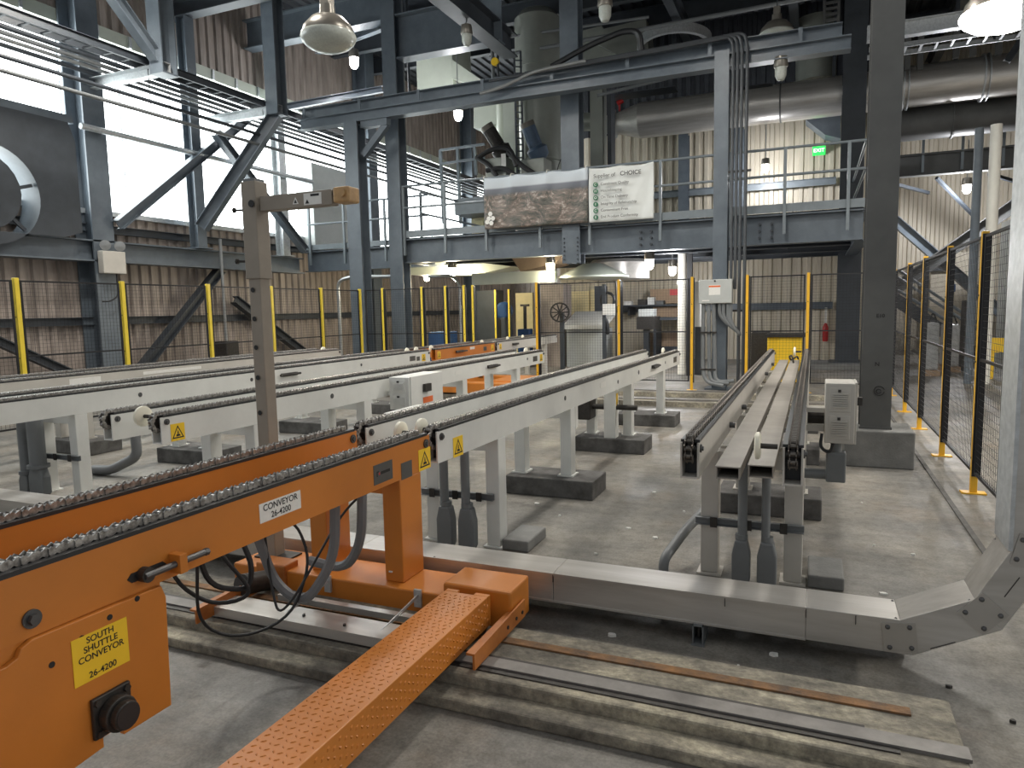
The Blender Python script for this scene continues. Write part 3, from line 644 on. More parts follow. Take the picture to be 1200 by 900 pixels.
# C: runs on from the orange shuttle
cC = conveyor('grey chain conveyor standing end to end with the near orange shuttle', -1.92, 3.42, 10.66, 'grey', R4, rz=-0.0145, holes=((3.9, 0.80, 0.0), (5.55, 0.86, 0.02), (7.2, 0.83, 0.02), (8.1, 0.85, 0.025), (9.6, 0.85, 0.018)) [1:], legin=0.03)
warn(cC, (0.0005, 0.24, 0.805), 0.12, 0.118, local=True)
disc_roller(cC, -0.27, 0.05, 0.905); disc_roller(cC, -0.13, 0.05, 0.93, ax=0.08); disc_roller(cC, -0.2, 7.0, 0.94)
tag(MB().box(0.0004, 0.002, 3.15, 3.33, 0.83, 0.88).build('label_plate', 'label_w', cC, local=True), 'small white number plate')
tag(MB().box(0.0004, 0.002, 6.75, 6.98, 0.80, 0.88).build('name_plate', 'plate', cC, local=True), 'small dark name plate')
MB().box(0.0, 0.04, 5.35, 5.62, 0.835, 0.875).cyl((0.04, 5.3, 0.855), (0.04, 5.66, 0.855), 0.014, 8).build('chain_tensioner', 'iron', cC, local=True)
dr = thing('conveyor_drive', 'dark gearmotor slung under the grey conveyor that meets the near orange shuttle', 'gearmotor', (-2.1, 7.6, 0.3))
MB().cyl((-2.5, 7.62, 0.5), (-1.76, 7.62, 0.5), 0.03, 12).build('drive_shaft', 'iron', dr, smooth=True)
MB().cyl((-2.75, 7.62, 0.47), (-2.42, 7.62, 0.47), 0.11, 16).build('motor', 'iron', dr, smooth=True)
MB().box(-2.42, -2.26, 7.5, 7.74, 0.36, 0.62).build('gearbox', 'iron', dr, bev=0.02)
MB().box(-2.12, -1.99, 7.56, 7.70, 0.16, 0.745).build('bearing_bracket', 'grey', dr)
MB().box(-2.22, -2.14, 6.6, 6.68, 0.42, 0.76).build('hanger_plate', 'grey', dr)
warn(dr, (-1.988, 7.63, 0.58), 0.07, 0.15)
# B
cB = conveyor('grey chain conveyor with a cream end roller beside the white cabinet', -4.0, 3.38, 10.62, 'grey', R4, rz=-0.006, holes=((5.2, 0.86, 0.022), (6.9, 0.82, 0.022), (8.6, 0.86, 0.02), (9.9, 0.86, 0.02)), legin=0.03)
warn(cB, (0.0005, 0.13, 0.815), 0.115, 0.118, local=True)
disc_roller(cB, -0.2, 0.03, 0.93, 0.07); disc_roller(cB, -0.2, 6.95, 0.94)
tag(MB().box(0.0004, 0.002, 4.2, 4.36, 0.83, 0.88).build('label_plate', 'label_w', cB, local=True), 'small white number plate')
tag(MB().box(0.0004, 0.002, 6.75, 6.93, 0.80, 0.88).build('name_plate', 'plate', cB, local=True), 'small dark name plate')
warn(cB, (0.0005, 7.1, 0.84), 0.11, 0.11, local=True)
MB().box(0.0, 0.04, 5.1, 5.37, 0.835, 0.875).cyl((0.04, 5.05, 0.855), (0.04, 5.42, 0.855), 0.014, 8).build('chain_tensioner', 'iron', cB, local=True)
# A
cA = conveyor('grey chain conveyor ending at the far orange shuttle', -6.05, 3.2, 10.62, 'grey', R4, rz=0.0, holes=((4.9, 0.85, 0.022), (6.4, 0.85, 0.022), (8.6, 0.85, 0.02)), legin=0.03)
MB().box(0.0, 0.04, 3.7, 3.97, 0.835, 0.875).cyl((0.04, 3.65, 0.855), (0.04, 4.02, 0.855), 0.014, 8).build('chain_tensioner', 'iron', cA, local=True)
tag(MB().box(0.0004, 0.002, 6.75, 6.93, 0.80, 0.88).build('name_plate', 'plate', cA, local=True), 'small dark name plate')
tag(MB().box(0.0004, 0.002, 6.97, 7.07, 0.79, 0.86).build('name_plate', 'plate', cA, local=True), 'small dark name plate')
warn(cA, (0.0005, 7.2, 0.83), 0.12, 0.12, local=True)
disc_roller(cA, -0.2, 7.0, 0.94); disc_roller(cA, -0.2, 7.3, 0.94)
# Z
cZ = conveyor('grey chain conveyor running next to the left yellow-post fence', -8.0, 3.2, 10.75, 'beige', R4, legin=0.03)
tag(MB().box(0.0004, 0.002, 2.35, 2.75, 0.83, 0.90).build('label_plate', 'label_w', cZ, local=True), 'faded white number plate')
tag(MB().box(0.0004, 0.002, 3.35, 4.3, 0.86, 0.90).build('label_plate', 'label_w', cZ, local=True), 'long faded white strip')
disc_roller(cZ, -0.2, 7.3, 0.94)
# blocks
for who, x0, x1, grp in (('grey conveyor with twin cable trays', -0.66, 0.09, 'blocks under the tray conveyor'), ('grey conveyor that meets the near orange shuttle', -2.46, -1.66, 'blocks under the conveyor of the near shuttle'),
                    ('grey conveyor beside the white cabinet', -4.63, -3.78, 'blocks under the cabinet conveyor'), ('grey conveyor ending at the far orange shuttle', -6.68, -5.85, 'blocks under the far shuttle conveyor'),
                    ('grey conveyor next to the left fence', -8.63, -7.75, 'blocks under the fence-side conveyor')):
    blocks([(x0, x1, y, y+0.42, 0.16) for y in (5.56, 7.52, 9.38)], who, grp)
for x, lb in ((-0.027, 'low grout pad behind the front legs of the tray conveyor'), (-1.92, 'low grout pad behind the front legs of the conveyor at the near shuttle')):
    solo(MB().box(x+0.03, x+0.22, 4.2, 4.55, 0, 0.075), 'grout_pad', 'pedestal', lb, 'grout pad', bev=0.01)
# conduits and struts at the front legs
def front_strut(label, xa, xb, y, z):
    t = thing('strut_channel', label, 'strut', (xa, y, z-0.03))
    MB().chan((xa, y, z), (xb, y, z), 0.03, 0.045, 0.004).build('channel', 'conduit', t)
    for k in (0.18, 0.5, 0.82): MB().box(xa+(xb-xa)*k-0.02, xa+(xb-xa)*k+0.02, y-0.022, y-0.016, z-0.03, z+0.03).build('clamp', 'iron', t)
front_strut('strut channel clamped across the front legs of the tray conveyor', -0.62, -0.02, 4.195, 0.335)
front_strut('strut channel clamped across the front legs of the conveyor at the near shuttle', -2.5, -1.94, 4.195, 0.355)
front_strut('strut channel across the front legs of the far shuttle conveyor', -6.6, -6.0, 4.195, 0.36)
conduit_drop('left grey conduit with a sealing fitting under the tray conveyor', [(-0.345, 4.12, 0.745), (-0.345, 4.12, 0.27)], 0.026, (-0.35, 4.12, 0.0, 0.27, 0.05))
conduit_drop('right grey conduit with a sealing fitting under the tray conveyor', [(-0.22, 4.12, 0.745), (-0.22, 4.12, 0.27)], 0.024, (-0.21, 4.12, 0.0, 0.27, 0.052))
conduit_drop('elbowed grey conduit running to the floor beside the tray conveyor leg', [(-0.62, 4.6, 0.28), (-0.70, 4.35, 0.22), (-0.78, 4.05, 0.12), (-0.78, 4.05, 0.0)], 0.03)
conduit_drop('left grey conduit with a sealing fitting at the near shuttle conveyor', [(-2.26, 4.1, 0.745), (-2.26, 4.1, 0.3)], 0.03, (-2.25, 4.1, 0.0, 0.3, 0.058))
conduit_drop('right grey conduit with a sealing fitting at the near shuttle conveyor', [(-2.10, 4.1, 0.745), (-2.10, 4.1, 0.3)], 0.03, (-2.09, 4.1, 0.0, 0.3, 0.058))
conduit_drop('thick grey conduit at the front legs of the far shuttle conveyor', [(-6.42, 4.1, 0.745), (-6.42, 4.1, 0.25)], 0.07, (-6.42, 4.1, 0.0, 0.27, 0.1))
conduit_drop('thin grey conduit at the front legs of the far shuttle conveyor', [(-6.6, 4.1, 0.745), (-6.6, 4.1, 0.2)], 0.045, (-6.6, 4.1, 0.0, 0.2, 0.06))
conduit_drop('black hose bending into the floor behind the far shuttle conveyor leg', [(-6.3, 5.0, 0.745), (-6.28, 5.0, 0.2), (-6.55, 4.9, 0.06), (-6.8, 4.9, 0.05)], 0.05, m='hose')
# drive cabinets on the conveyors
def louvre_cabinet(label, x0, x1, y0, y1, z0, z1, m, sw=True):
    t = thing('drive_cabinet', label, 'cabinet', (x0, y0, z0))
    MB().box(x0, x1, y0, y1, z0, z1).build('body', m, t, bev=0.006)
    H = (z1-z0); W_ = x1-x0
    for q in (0.07, 0.53):
        a, b = z0+H*q, z0+H*(q+0.40)
        pn = MB().box(x0+W_*0.14, x1-W_*0.16, y0-0.006, y0, a, b).build('vent_panel', m, t, bev=0.003)
        for k in range(7): MB().box(x0+W_*0.22, x1-W_*0.24, y0-0.022, y0-0.006, a+0.03+k*(b-a-0.06)/7, a+0.034+k*(b-a-0.06)/7+0.004).build('louvre', m, pn)
        MB().box(x0+W_*0.42, x0+W_*0.52, y0-0.016, y0-0.006, b-0.03, b-0.012).build('latch', 'iron', pn)
    MB().box(x1, x1+0.012, y0+0.02, y1-0.02, z0-0.004, z1+0.004).build('side_door', m, t, bev=0.003)
    if sw: MB().box(x1+0.012, x1+0.045, y0+0.07, y0+0.12, z0+H*0.62, z0+H*0.75).build('disconnect_switch', 'iron', t)
    return t
t = louvre_cabinet('beige louvred drive cabinet fixed beside the tray conveyor', 0.085, 0.262, 5.0, 5.3, 0.69, 1.085, 'beige')
MB().box(-0.026, 0.084, 5.08, 5.2, 0.88, 0.91).build('bracket', 'beige', t); MB().box(-0.026, 0.084, 5.1, 5.18, 0.75, 0.79).build('bracket', 'beige', t)
MB().cyl((-0.02, 5.25, 0.82), (0.085, 5.25, 0.82), 0.05, 14).build('gland', 'iron', t)
MB().tube(rounded([(0.16, 5.1, 0.69), (0.16, 5.1, 0.46), (-0.05, 5.1, 0.46)], 0.05), 0.035, 10).build('conduit_elbow', 'conduit', t, smooth=True)
MB().box(0.10, 0.22, 5.04, 5.16, 0.42, 0.62).build('junction_body', 'conduit', t, bev=0.01)
MB().tube(rounded([(0.07, 5.02, 0.75), (0.06, 5.0, 0.66), (0.12, 5.0, 0.62), (0.14, 5.02, 0.69)], 0.04), 0.01, 6).build('cable', 'rubber', t)
t = louvre_cabinet('white drive cabinet with a switch handle between two grey conveyors', -3.93, -3.70, 6.05, 6.75, 0.62, 0.95, 'box_white', False)
MB().box(-3.685, -3.65, 6.3, 6.42, 0.78, 0.86).build('switch_handle', 'iron', t)
MB().box(-3.688, -3.684, 6.3, 6.5, 0.66, 0.72).build('label_plate', 'label_o', t)
MB().box(-4.0, -3.93, 6.1, 6.4, 0.76, 0.80).build('bracket', 'grey', t)
t = thing('drive_cabinet', 'low white-topped box between the near shuttle conveyor and the white cabinet', 'cabinet', (-3.3, 5.2, 0.0))
MB().box(-3.55, -3.2, 5.35, 5.95, 0.56, 0.70).build('body', 'box_white', t, bev=0.01)
MB().box(-3.5, -3.25, 5.4, 5.9, 0.0, 0.56).build('stand', 'grey', t)
t = thing('cable_cover', 'low pale floor cover between the two grey conveyors beside the far shuttle line', 'cable cover', (-5.0, 5.0, 0))
MB().box(-5.12, -4.78, 4.3, 6.6, 0.17, 0.25).build('lid', 'grey', t, bev=0.005); MB().box(-5.09, -4.81, 4.33, 6.57, 0.0, 0.17).build('body', 'conduit', t)
# ================================================================ NEAR ORANGE SHUTTLE
XR = -1.92
sh = thing('shuttle_conveyor', 'orange rail-mounted shuttle conveyor with two chain beams and tread-plate arm', 'shuttle', (XR, 0.3, 0.0))
Ls = 3.03
beam_unit(sh, Ls, 0.0, 'orange', links=True, chain_m='chain', near=False, far=False)
beam_unit(sh, Ls, -0.475, 'orange', links=True, chain_m='chain', near=False, far=False)
S = lambda y: y-0.3            # photo-space y to shuttle-local y
for x in (0.0, -0.475):
    MB().cyl((x+0.0005, S(3.29), 0.89), (x+0.008, S(3.29), 0.89), 0.024, 14).cyl((x+0.008, S(3.29), 0.89), (x+0.014, S(3.29), 0.89), 0.013, 6).build('end_bolt', 'bolt', sh, local=True)
    lg = MB().box(x-0.11, x, S(3.02), S(3.23), 0.205, 0.75).build('leg', 'orange', sh, local=True, bev=0.006)
    MB().box(x-0.085, x-0.065, S(3.014), S(3.02), 0.255, 0.262).build('leg_tag', 'label_w', lg, local=True)
MB().box(-0.47, -0.005, S(3.05), S(3.2), 0.66, 0.75).build('cross_member', 'orange', sh, local=True)
MB().box(-0.47, -0.005, S(1.2), S(1.3), 0.66, 0.75).build('cross_member', 'orange', sh, local=True)
# sill, end block, deflectors
MB().box(-1.08, 0.29, S(2.95), S(3.24), 0.07, 0.205).build('sill_beam', 'orange', sh, local=True, bev=0.008)
MB().box(0.28, 0.64, S(2.93), S(3.17), 0.09, 0.28).build('end_block', 'orange', sh, local=True, bev=0.012)
MB().box(0.34, 0.60, S(2.96), S(3.14), 0.145-0.045, 0.15).build('wheel_cover', 'orange_worn', sh, local=True)
MB().cyl((0.40, S(2.82), 0.165), (0.55, S(2.82), 0.165), 0.055, 20).build('track_wheel', 'iron', sh, local=True, smooth=True)
def deflect(x, y0, y1, lean):
    d = MB().prism([(S(y0), 0.115), (S(y1), 0.115), (S(y1)+0.0, 0.20), (S(y0), 0.185)], 'x', x, x+0.01).box(x-0.03, x, S(y0)+0.0, S(y1), 0.175, 0.185)
    o = d.build('deflector', 'orange_worn', sh, local=True)
    for k in (0.62, 0.8, 0.93): MB().cyl((x+0.01, S(y0+(y1-y0)*k), 0.15), (x+0.014, S(y0+(y1-y0)*k), 0.15), 0.009, 8).build('bolt_hole', 'ink', o, local=True)
deflect(0.65, 2.50, 3.06, 0); deflect(-0.81, 2.42, 2.84, 0)
# tread-plate arm
ax0, ax1, ay0, ay1, az0, az1 = 0.335, 0.56, S(0.45), S(2.88), 0.135, 0.28
arm = MB().box(ax0, ax1, ay0, ay1-0.03, az0, az1).box(ax0, ax0+0.065, ay1-0.03, ay1, az0, az1).box(ax1-0.075, ax1, ay1-0.03, ay1, az0, az1).build('tread_arm', 'orange', sh, local=True, bev=0.004)
mb = MB(); random.seed(3)
nx, ny = 8, 80
for j in range(ny):
    for i in range(nx):
        x = ax0+0.014+(i+0.5*(j % 2))*(ax1-ax0-0.02)/nx; y = ay0+0.02+j*(ay1-ay0-0.06)/ny
        a = 0.75 if (i+j) % 2 else 2.39; c, s = math.cos(a), math.sin(a)
        if x > ax1-0.01: continue
        pts = [(-0.0105, 0), (0, -0.0033), (0.0105, 0), (0, 0.0033)]
        q = [(x+c*p-s*r_, y+s*p+c*r_) for p, r_ in pts]; t2 = [(x+(c*p-s*r_)*0.45, y+(s*p+c*r_)*0.45) for p, r_ in pts]
        mb.add([(a_, b_, az1) for a_, b_ in q]+[(a_, b_, az1+0.003) for a_, b_ in t2], [(4, 5, 6, 7)]+[(k, (k+1) % 4, 4+(k+1) % 4, 4+k) for k in range(4)])
for j in range(ny):
    for i in range(4):
        z = az0+0.022+(i+0.5*(j % 2))*0.032; y = ay0+0.02+j*(ay1-ay0-0.03)/ny
        if z > az1-0.012: continue
        a = 0.75 if (i+j) % 2 else 2.39; c, s = math.cos(a), math.sin(a); pts = [(-0.011, 0), (0, -0.0065), (0.011, 0), (0, 0.0065)]
        q = [(y+c*p-s*r_, z+s*p+c*r_) for p, r_ in pts]; t2 = [(y+(c*p-s*r_)*0.45, z+(s*p+c*r_)*0.45) for p, r_ in pts]
        mb.add([(ax1, a_, b_) for a_, b_ in q]+[(ax1+0.0042, a_, b_) for a_, b_ in t2], [(4, 5, 6, 7)]+[(k, (k+1) % 4, 4+(k+1) % 4, 4+k) for k in range(4)])
tag(mb.build('tread_studs', 'orange', arm, local=True), kind='stuff')
MB().box(0.28, 0.64, S(0.1), S(0.45), 0.0, 0.28).build('end_block', 'orange', sh, local=True, bev=0.012)
MB().box(-1.08, 0.29, S(0.12), S(0.42), 0.0, 0.205).build('sill_beam', 'orange', sh, local=True, bev=0.008)
for x in (0.0, -0.475): MB().box(x-0.11, x, S(0.30), S(0.42), 0.205, 0.75).build('leg', 'orange', sh, local=True)
# bearing plate hanging from the front beam
pl = MB().prism([(S(0.95), 0.30), (S(1.335), 0.335), (S(1.335), 0.365), (S(1.40), 0.365), (S(1.40), 0.335), (S(1.575), 0.335), (S(1.585), 0.70), (S(1.57), 0.742), (S(1.16), 0.748), (S(1.13), 0.735), (S(1.12), 0.715), (S(1.09), 0.705), (S(0.95), 0.705)], 'x', -0.006, 0.012)
MB().box(-0.012, -0.0065, S(0.3), S(1.58), 0.58, 0.749).build('beam_doubler', 'orange', sh, local=True)
pl = pl.build('bearing_plate', 'orange', sh, local=True, bev=0.003)
for y, z in ((1.205, 0.655), (1.295, 0.69), (1.385, 0.715), (1.48, 0.735)): MB().cyl((0.0122, S(y), z), (0.0135, S(y), z), 0.009, 12).build('bolt_hole', 'ink', pl, local=True)
b = MB().box(0.0125, 0.026, S(1.30), S(1.425), 0.375, 0.50).cyl((0.026, S(1.365), 0.432), (0.06, S(1.365), 0.432), 0.053, 20).cyl((0.06, S(1.365), 0.432), (0.085, S(1.365), 0.432), 0.042, 24).build('flange_bearing', 'iron', pl, local=True, bev=0.004)
for y in (1.315, 1.41):
    for z in (0.39, 0.485): MB().cyl((0.026, S(y), z), (0.034, S(y), z), 0.011, 6).build('bolt', 'iron', b, local=True)
MB().cyl((0.085, S(1.365), 0.432), (0.087, S(1.365), 0.432), 0.038, 24).build('bearing_cap', 'black', b, local=True)
o = MB().box(0.0125, 0.0138, S(1.262), S(1.438), 0.555, 0.695).build('equipment_label', 'label_y', pl, local=True); tag(o, 'yellow equipment label with black lettering')
for i, s_ in enumerate(('SOUTH', 'SHUTTLE', 'CONVEYOR', '', '26-4200')):
    if s_: text(s_, 0.0265, 'ink', (0.0145, S(1.35), 0.677-i*0.0262), (0, 1, 0), (0, 0, 1), o, local=True, ext=0.0002)
MB().cyl((0.0005, S(1.17), 0.80), (0.006, S(1.17), 0.80), 0.026, 20).cyl((0.006, S(1.17), 0.80), (0.02, S(1.17), 0.80), 0.0155, 6).build('hex_bolt', 'bolt', sh, local=True)
# chain tensioner with slot
for x in (0.0, -0.475):
    y = 1.50 if x == 0 else 1.42
    MB().prism([(S(y-0.04), 0.80), (S(y-0.025), 0.785), (S(y+0.09), 0.785), (S(y+0.105), 0.80), (S(y+0.09), 0.815), (S(y-0.025), 0.815)], 'x', x+0.0004, x+0.002).build('slot', 'ink', sh, local=True)
    MB().cyl((x+0.002, S(y+0.015), 0.80), (x+0.03, S(y+0.015), 0.80), 0.024, 16).build('tension_pin', 'iron', sh, local=True)
    MB().cyl((x+0.028, S(y), 0.80), (x+0.028, S(y+0.24), 0.80), 0.011, 10).cyl((x+0.028, S(y+0.235), 0.80), (x+0.028, S(y+0.25), 0.80), 0.013, 6).build('tension_rod', 'bolt', sh, local=True)
    MB().box(x+0.0005, x+0.05, S(y+0.115), S(y+0.145), 0.768, 0.832).build('tension_lug', 'orange', sh, local=True, bev=0.002)
# plates and labels on the front beam
o = MB().box(0.0004, 0.0018, S(2.03), S(2.265), 0.81, 0.885).build('number_plate', 'label_w', sh, local=True); tag(o, 'white number plate with black lettering')
text('CONVEYOR', 0.036, 'ink', (0.0024, S(2.147), 0.864), (0, 1, 0), (0, 0, 1), o, local=True, ext=0.0002); text('26-4200', 0.034, 'ink', (0.0024, S(2.147), 0.829), (0, 1, 0), (0, 0, 1), o, local=True, ext=0.0002)
o = MB().box(0.0004, 0.0018, S(2.79), S(2.955), 0.775, 0.872).build('maker_plate', 'plate', sh, local=True); tag(o, 'grey metal maker plate with a small red mark')
MB().box(0.002, 0.0024, S(2.85), S(2.93), 0.818, 0.832).box(0.002, 0.0024, S(2.815), S(2.822), 0.812, 0.838).box(0.002, 0.0024, S(2.815), S(2.835), 0.832, 0.838).build('maker_mark', 'ink', o, local=True)
MB().box(0.002, 0.0024, S(2.832), S(2.842), 0.818, 0.830).build('maker_mark', 'red', o, local=True)
tag(MB().box(0.0004, 0.0018, S(3.035), S(3.14), 0.745, 0.832).build('rating_plate', 'plate', sh, local=True), 'small grey rating plate')
warn(sh, (0.0005, S(3.272), 0.808), 0.125, 0.115, local=True)
# cable cover channel and its brackets in front of the sill
cv = MB().chan((-0.82, S(2.62), 0.1395), (0.28, S(2.62), 0.1395), 0.15, 0.045, 0.004, V(0, -1, 0))
MB().box(-0.85, 0.30, S(2.53), S(2.68), 0.152, 0.158).box(-0.85, 0.30, S(2.53), S(2.536), 0.11, 0.152).box(-0.60, 0.30, S(2.76), S(2.80), 0.13, 0.16).build('cable_cover', 'stainless', sh, local=True)
for x in (-0.42, 0.13):
    MB().prism([(S(2.60), 0.158), (S(2.72), 0.17), (S(2.95), 0.20), (S(2.95), 0.185), (S(2.72), 0.155), (S(2.60), 0.15)], 'x', x, x+0.006).box(x-0.02, x+0.02, S(2.935), S(2.948), 0.13, 0.22).build('cover_bracket', 'galv', sh, local=True)
for x, y in ((-0.75, 2.6), (-0.3, 2.6), (-0.05, 2.58)): MB().cyl((x, S(y), 0.158), (x, S(y), 0.168), 0.008, 6).build('bolt', 'iron', sh, local=True)
# drive motor and cables beneath
MB().cyl((-0.80, S(2.98), 0.14), (-0.80, S(2.72), 0.20), 0.055, 14).build('drive_motor', 'iron', sh, local=True, smooth=True)
MB().box(-0.90, -0.70, S(2.93), S(3.05), 0.10, 0.24).build('gearbox', 'orange_worn', sh, local=True, bev=0.01)
MB().box(-0.52, -0.42, S(2.45), S(2.56), 0.58, 0.70).build('junction_box', 'conduit_l', sh, local=True, bev=0.006)
MB().box(-0.419, -0.4175, S(2.47), S(2.54), 0.60, 0.67).build('box_label', 'label_y', sh, local=True)
for pts, rr, m in (([(-0.10, S(2.62), 0.75), (-0.12, S(2.62), 0.45), (-0.25, S(2.55), 0.24), (-0.42, S(2.55), 0.32), (-0.47, S(2.50), 0.58)], 0.024, 'hose'),
                   ([(-0.02, S(2.72), 0.75), (-0.05, S(2.74), 0.50), (-0.20, S(2.80), 0.33), (-0.40, S(2.78), 0.36)], 0.024, 'hose'),
                   ([(-0.47, S(2.0), 0.72), (-0.50, S(2.05), 0.5), (-0.42, S(2.18), 0.36), (-0.30, S(2.3), 0.38), (-0.40, S(2.2), 0.6), (-0.47, S(2.2), 0.74)], 0.009, 'rubber'),
                   ([(-0.45, S(2.1), 0.74), (-0.42, S(2.16), 0.45), (-0.34, S(2.3), 0.40), (-0.33, S(2.32), 0.5), (-0.42, S(2.3), 0.74)], 0.012, 'rubber'),
                   ([(-0.40, S(2.1), 0.74), (-0.44, S(2.1), 0.3), (-0.40, S(2.3), 0.16), (-0.28, S(2.5), 0.20), (-0.24, S(2.6), 0.45), (-0.34, S(2.62), 0.62), (-0.42, S(2.5), 0.66)], 0.007, 'rubber'),
                   ([(-0.47, S(2.55), 0.62), (-0.40, S(2.5), 0.35), (-0.32, S(2.45), 0.22), (-0.26, S(2.5), 0.3), (-0.20, S(2.8), 0.62), (-0.10, S(2.9), 0.74)], 0.006, 'rubber')):
    MB().tube(rounded(pts, 0.12), rr, 8).build('cable' if m == 'rubber' else 'cable_hose', m, sh, local=True, smooth=True)
# sensor post riding on the sill
pt = thing('sensor_post', 'beige square sensor post with drilled holes and a labelled side arm', 'post', (-2.86, 3.13, 0.205))
MB().box(-2.90, -2.82, 3.09, 3.17, 0.205, 1.82).build('post_tube', 'post_tan', pt, bev=0.005)
MB().box(-2.91, -2.81, 3.08, 3.18, 1.80, 2.33).build('sleeve', 'post_tan', pt, bev=0.005)
MB().box(-2.95, -2.72, 3.06, 3.2, 0.205, 0.215).build('foot_plate', 'iron', pt)
MB().box(-2.90, -2.82, 3.09, 3.17, 2.33, 2.345).build('post_cap', 'conduit', pt)
for k, z in enumerate((1.05, 1.25, 1.42, 1.58, 1.74)): MB().cyl((-2.87, 3.0838, z), (-2.87, 3.0848, z), 0.014, 12).build('drilled_hole', 'ink', pt)
for z in (1.90, 2.18): MB().cyl((-2.92, 3.10, z), (-2.965, 3.08, z), 0.007, 6).cyl((-2.96, 3.08, z), (-2.967, 3.08, z), 0.016, 6).build('wing_screw', 'iron', pt)
am = MB().box(-2.80, -2.32, 3.10, 3.16, 2.165, 2.245).build('side_arm', 'post_tan', pt, bev=0.004)
MB().cyl((-2.83, 3.066, 2.205), (-2.83, 3.07, 2.205), 0.02, 12).build('pivot_bolt', 'ink', am)
tag(MB().box(-2.50, -2.385, 3.0985, 3.0998, 2.175, 2.235).build('caution_label', 'label_w', am), 'small white caution label')
MB().box(-2.455, -2.40, 3.0975, 3.0985, 2.218, 2.23).build('label_band', 'ink', am); MB().prism([(-2.49, 2.182), (-2.465, 2.182), (-2.4775, 2.204)], 'y', 3.0975, 3.0985).build('label_symbol', 'ink', am)
MB().prism([(-2.575, 2.185), (-2.535, 2.185), (-2.555, 2.222)], 'y', 3.0985, 3.0998).build('caution_triangle', 'label_w', am)
MB().prism([(-2.565, 2.19), (-2.545, 2.19), (-2.555, 2.21)], 'y', 3.0975, 3.0985).build('label_symbol', 'ink', am)
hd = MB().box(-2.30, -2.20, 3.08, 3.18, 2.17, 2.25).build('sensor_head', 'tan', pt, bev=0.01)
MB().cyl((-2.32, 3.13, 2.22), (-2.30, 3.13, 2.22), 0.025, 10).build('sensor_mount', 'iron', pt)
MB().cyl((-2.235, 3.08, 2.215), (-2.235, 3.065, 2.215), 0.02, 12).build('sensor_lens', 'tan', hd)

# ================================================================ TRACK SLAB AND RAILS
struct(MB().box(-9.2, 0.505, 2.48, 2.965, 0.0, 0.10), 'trim_4', 'slab', bev=0.012)['label'] = 'raised stained concrete track slab under the near orange shuttle'
struct(MB().box(-9.2, 0.60, 2.365, 2.48, 0.0, 0.05), 'trim_5', 'slab', bev=0.01)['label'] = 'lower concrete step in front of the track slab'
r = solo(MB().box(-9.2, 0.36, 2.79, 2.84, 0.10, 0.108), 'track_rail', 'rust', 'rusted flat steel rail set on the near track slab', 'rail')
r = solo(MB().box(-9.2, 0.51, 2.56, 2.635, 0.10, 0.113), 'track_rail', 'bar', 'worn pale steel bar laid along the near track slab', 'rail')
r = solo(MB().box(-9.2, 0.20, 2.635, 2.665, 0.10, 0.105), 'track_rail', 'iron', 'thin dark strip beside the worn pale steel bar', 'rail')
r = solo(MB().box(-9.2, 0.30, 2.53, 2.56, 0.10, 0.105), 'track_rail', 'iron', 'thin dark strip between the pale bar and the slab lip', 'rail')
# far track
struct(MB().box(-12.0, 0.6, 11.35, 11.8, 0.0, 0.08), 'trim_6', 'slab'); struct(MB().box(-12.0, 0.6, 12.6, 13.0, 0.0, 0.08), 'trim_7', 'slab')
for y, lb in ((11.55, 'steel bar on the nearer slab of the far shuttle track'), (12.8, 'steel bar on the further slab of the far shuttle track')): solo(MB().box(-12.0, 0.6, y, y+0.07, 0.08, 0.10), 'track_rail', 'bar', lb, 'rail')

# ================================================================ STAINLESS WIREWAY
dk = thing('steel_wireway', 'stainless floor wireway on feet that bends upward into a vertical riser', 'wireway', (-0.5, 3.3, 0))
D0, D1, zt, zb = 3.30, 3.53, 0.25, 0.10
xs = [-7.6, -6.2, -4.9, -3.6, -2.4, -1.20, 0.0]
for a, b in zip(xs, xs[1:]): MB().box(a+0.001, b-0.001, D0, D1, zb, zt).build('straight_section', 'stainless', dk, bev=0.003)
inn = [(0.0, zt), (0.37, zt), (0.635, 0.38), (0.75, 0.60), (0.75, 5.2)]; out = [(0.0, zb), (0.42, zb), (0.735, 0.265), (0.895, 0.565), (0.895, 5.2)]
for i in range(4):
    MB().prism([inn[i], inn[i+1], out[i+1], out[i]], 'y', D0, D1).build(('straight_section', 'elbow_section', 'elbow_section', 'riser')[i], 'stainless', dk, bev=0.002)
MB().prism([(0.74, 0.60), (0.755, 0.60), (0.755, 5.2), (0.74, 5.2)], 'y', D0-0.006, D1+0.004).build('riser_flange', 'galv', dk)
# raised lips of the covers
for a, b in zip(xs, xs[1:]): MB().box(a, b, D0-0.005, D0, zt-0.012, zt+0.002).box(a, b, D0-0.005, D0, zb-0.002, zb+0.008).build('cover_lip', 'stainless', dk)
def plate(c, ang, w_, h, bolts=True):
    c = V(c[0], D0-0.006, c[1]); e1 = V(math.cos(ang), 0, math.sin(ang)); e2 = V(-math.sin(ang), 0, math.cos(ang))
    mb = MB(); q = [c+e1*a+e2*b for a, b in ((-w_/2, -h/2), (w_/2, -h/2), (w_/2, h/2), (-w_/2, h/2))]
    mb.add([p for p in q]+[p+V(0, 0.005, 0) for p in q], [(0, 1, 2, 3), (7, 6, 5, 4)]+[(i, 4+i, 4+(i+1) % 4, (i+1) % 4) for i in range(4)])
    o = mb.build('joint_plate', 'stain_plate', dk)
    for a in (-0.32, 0.32):
        for b in (-0.36, 0.36):
            p = c+e1*a*w_+e2*b*h; MB().lathe([(0.0105, 0), (0.009, 0.006), (0.0, 0.009)], p, (0, -1, 0), 10).build('bolt', 'bolt', o, smooth=True)
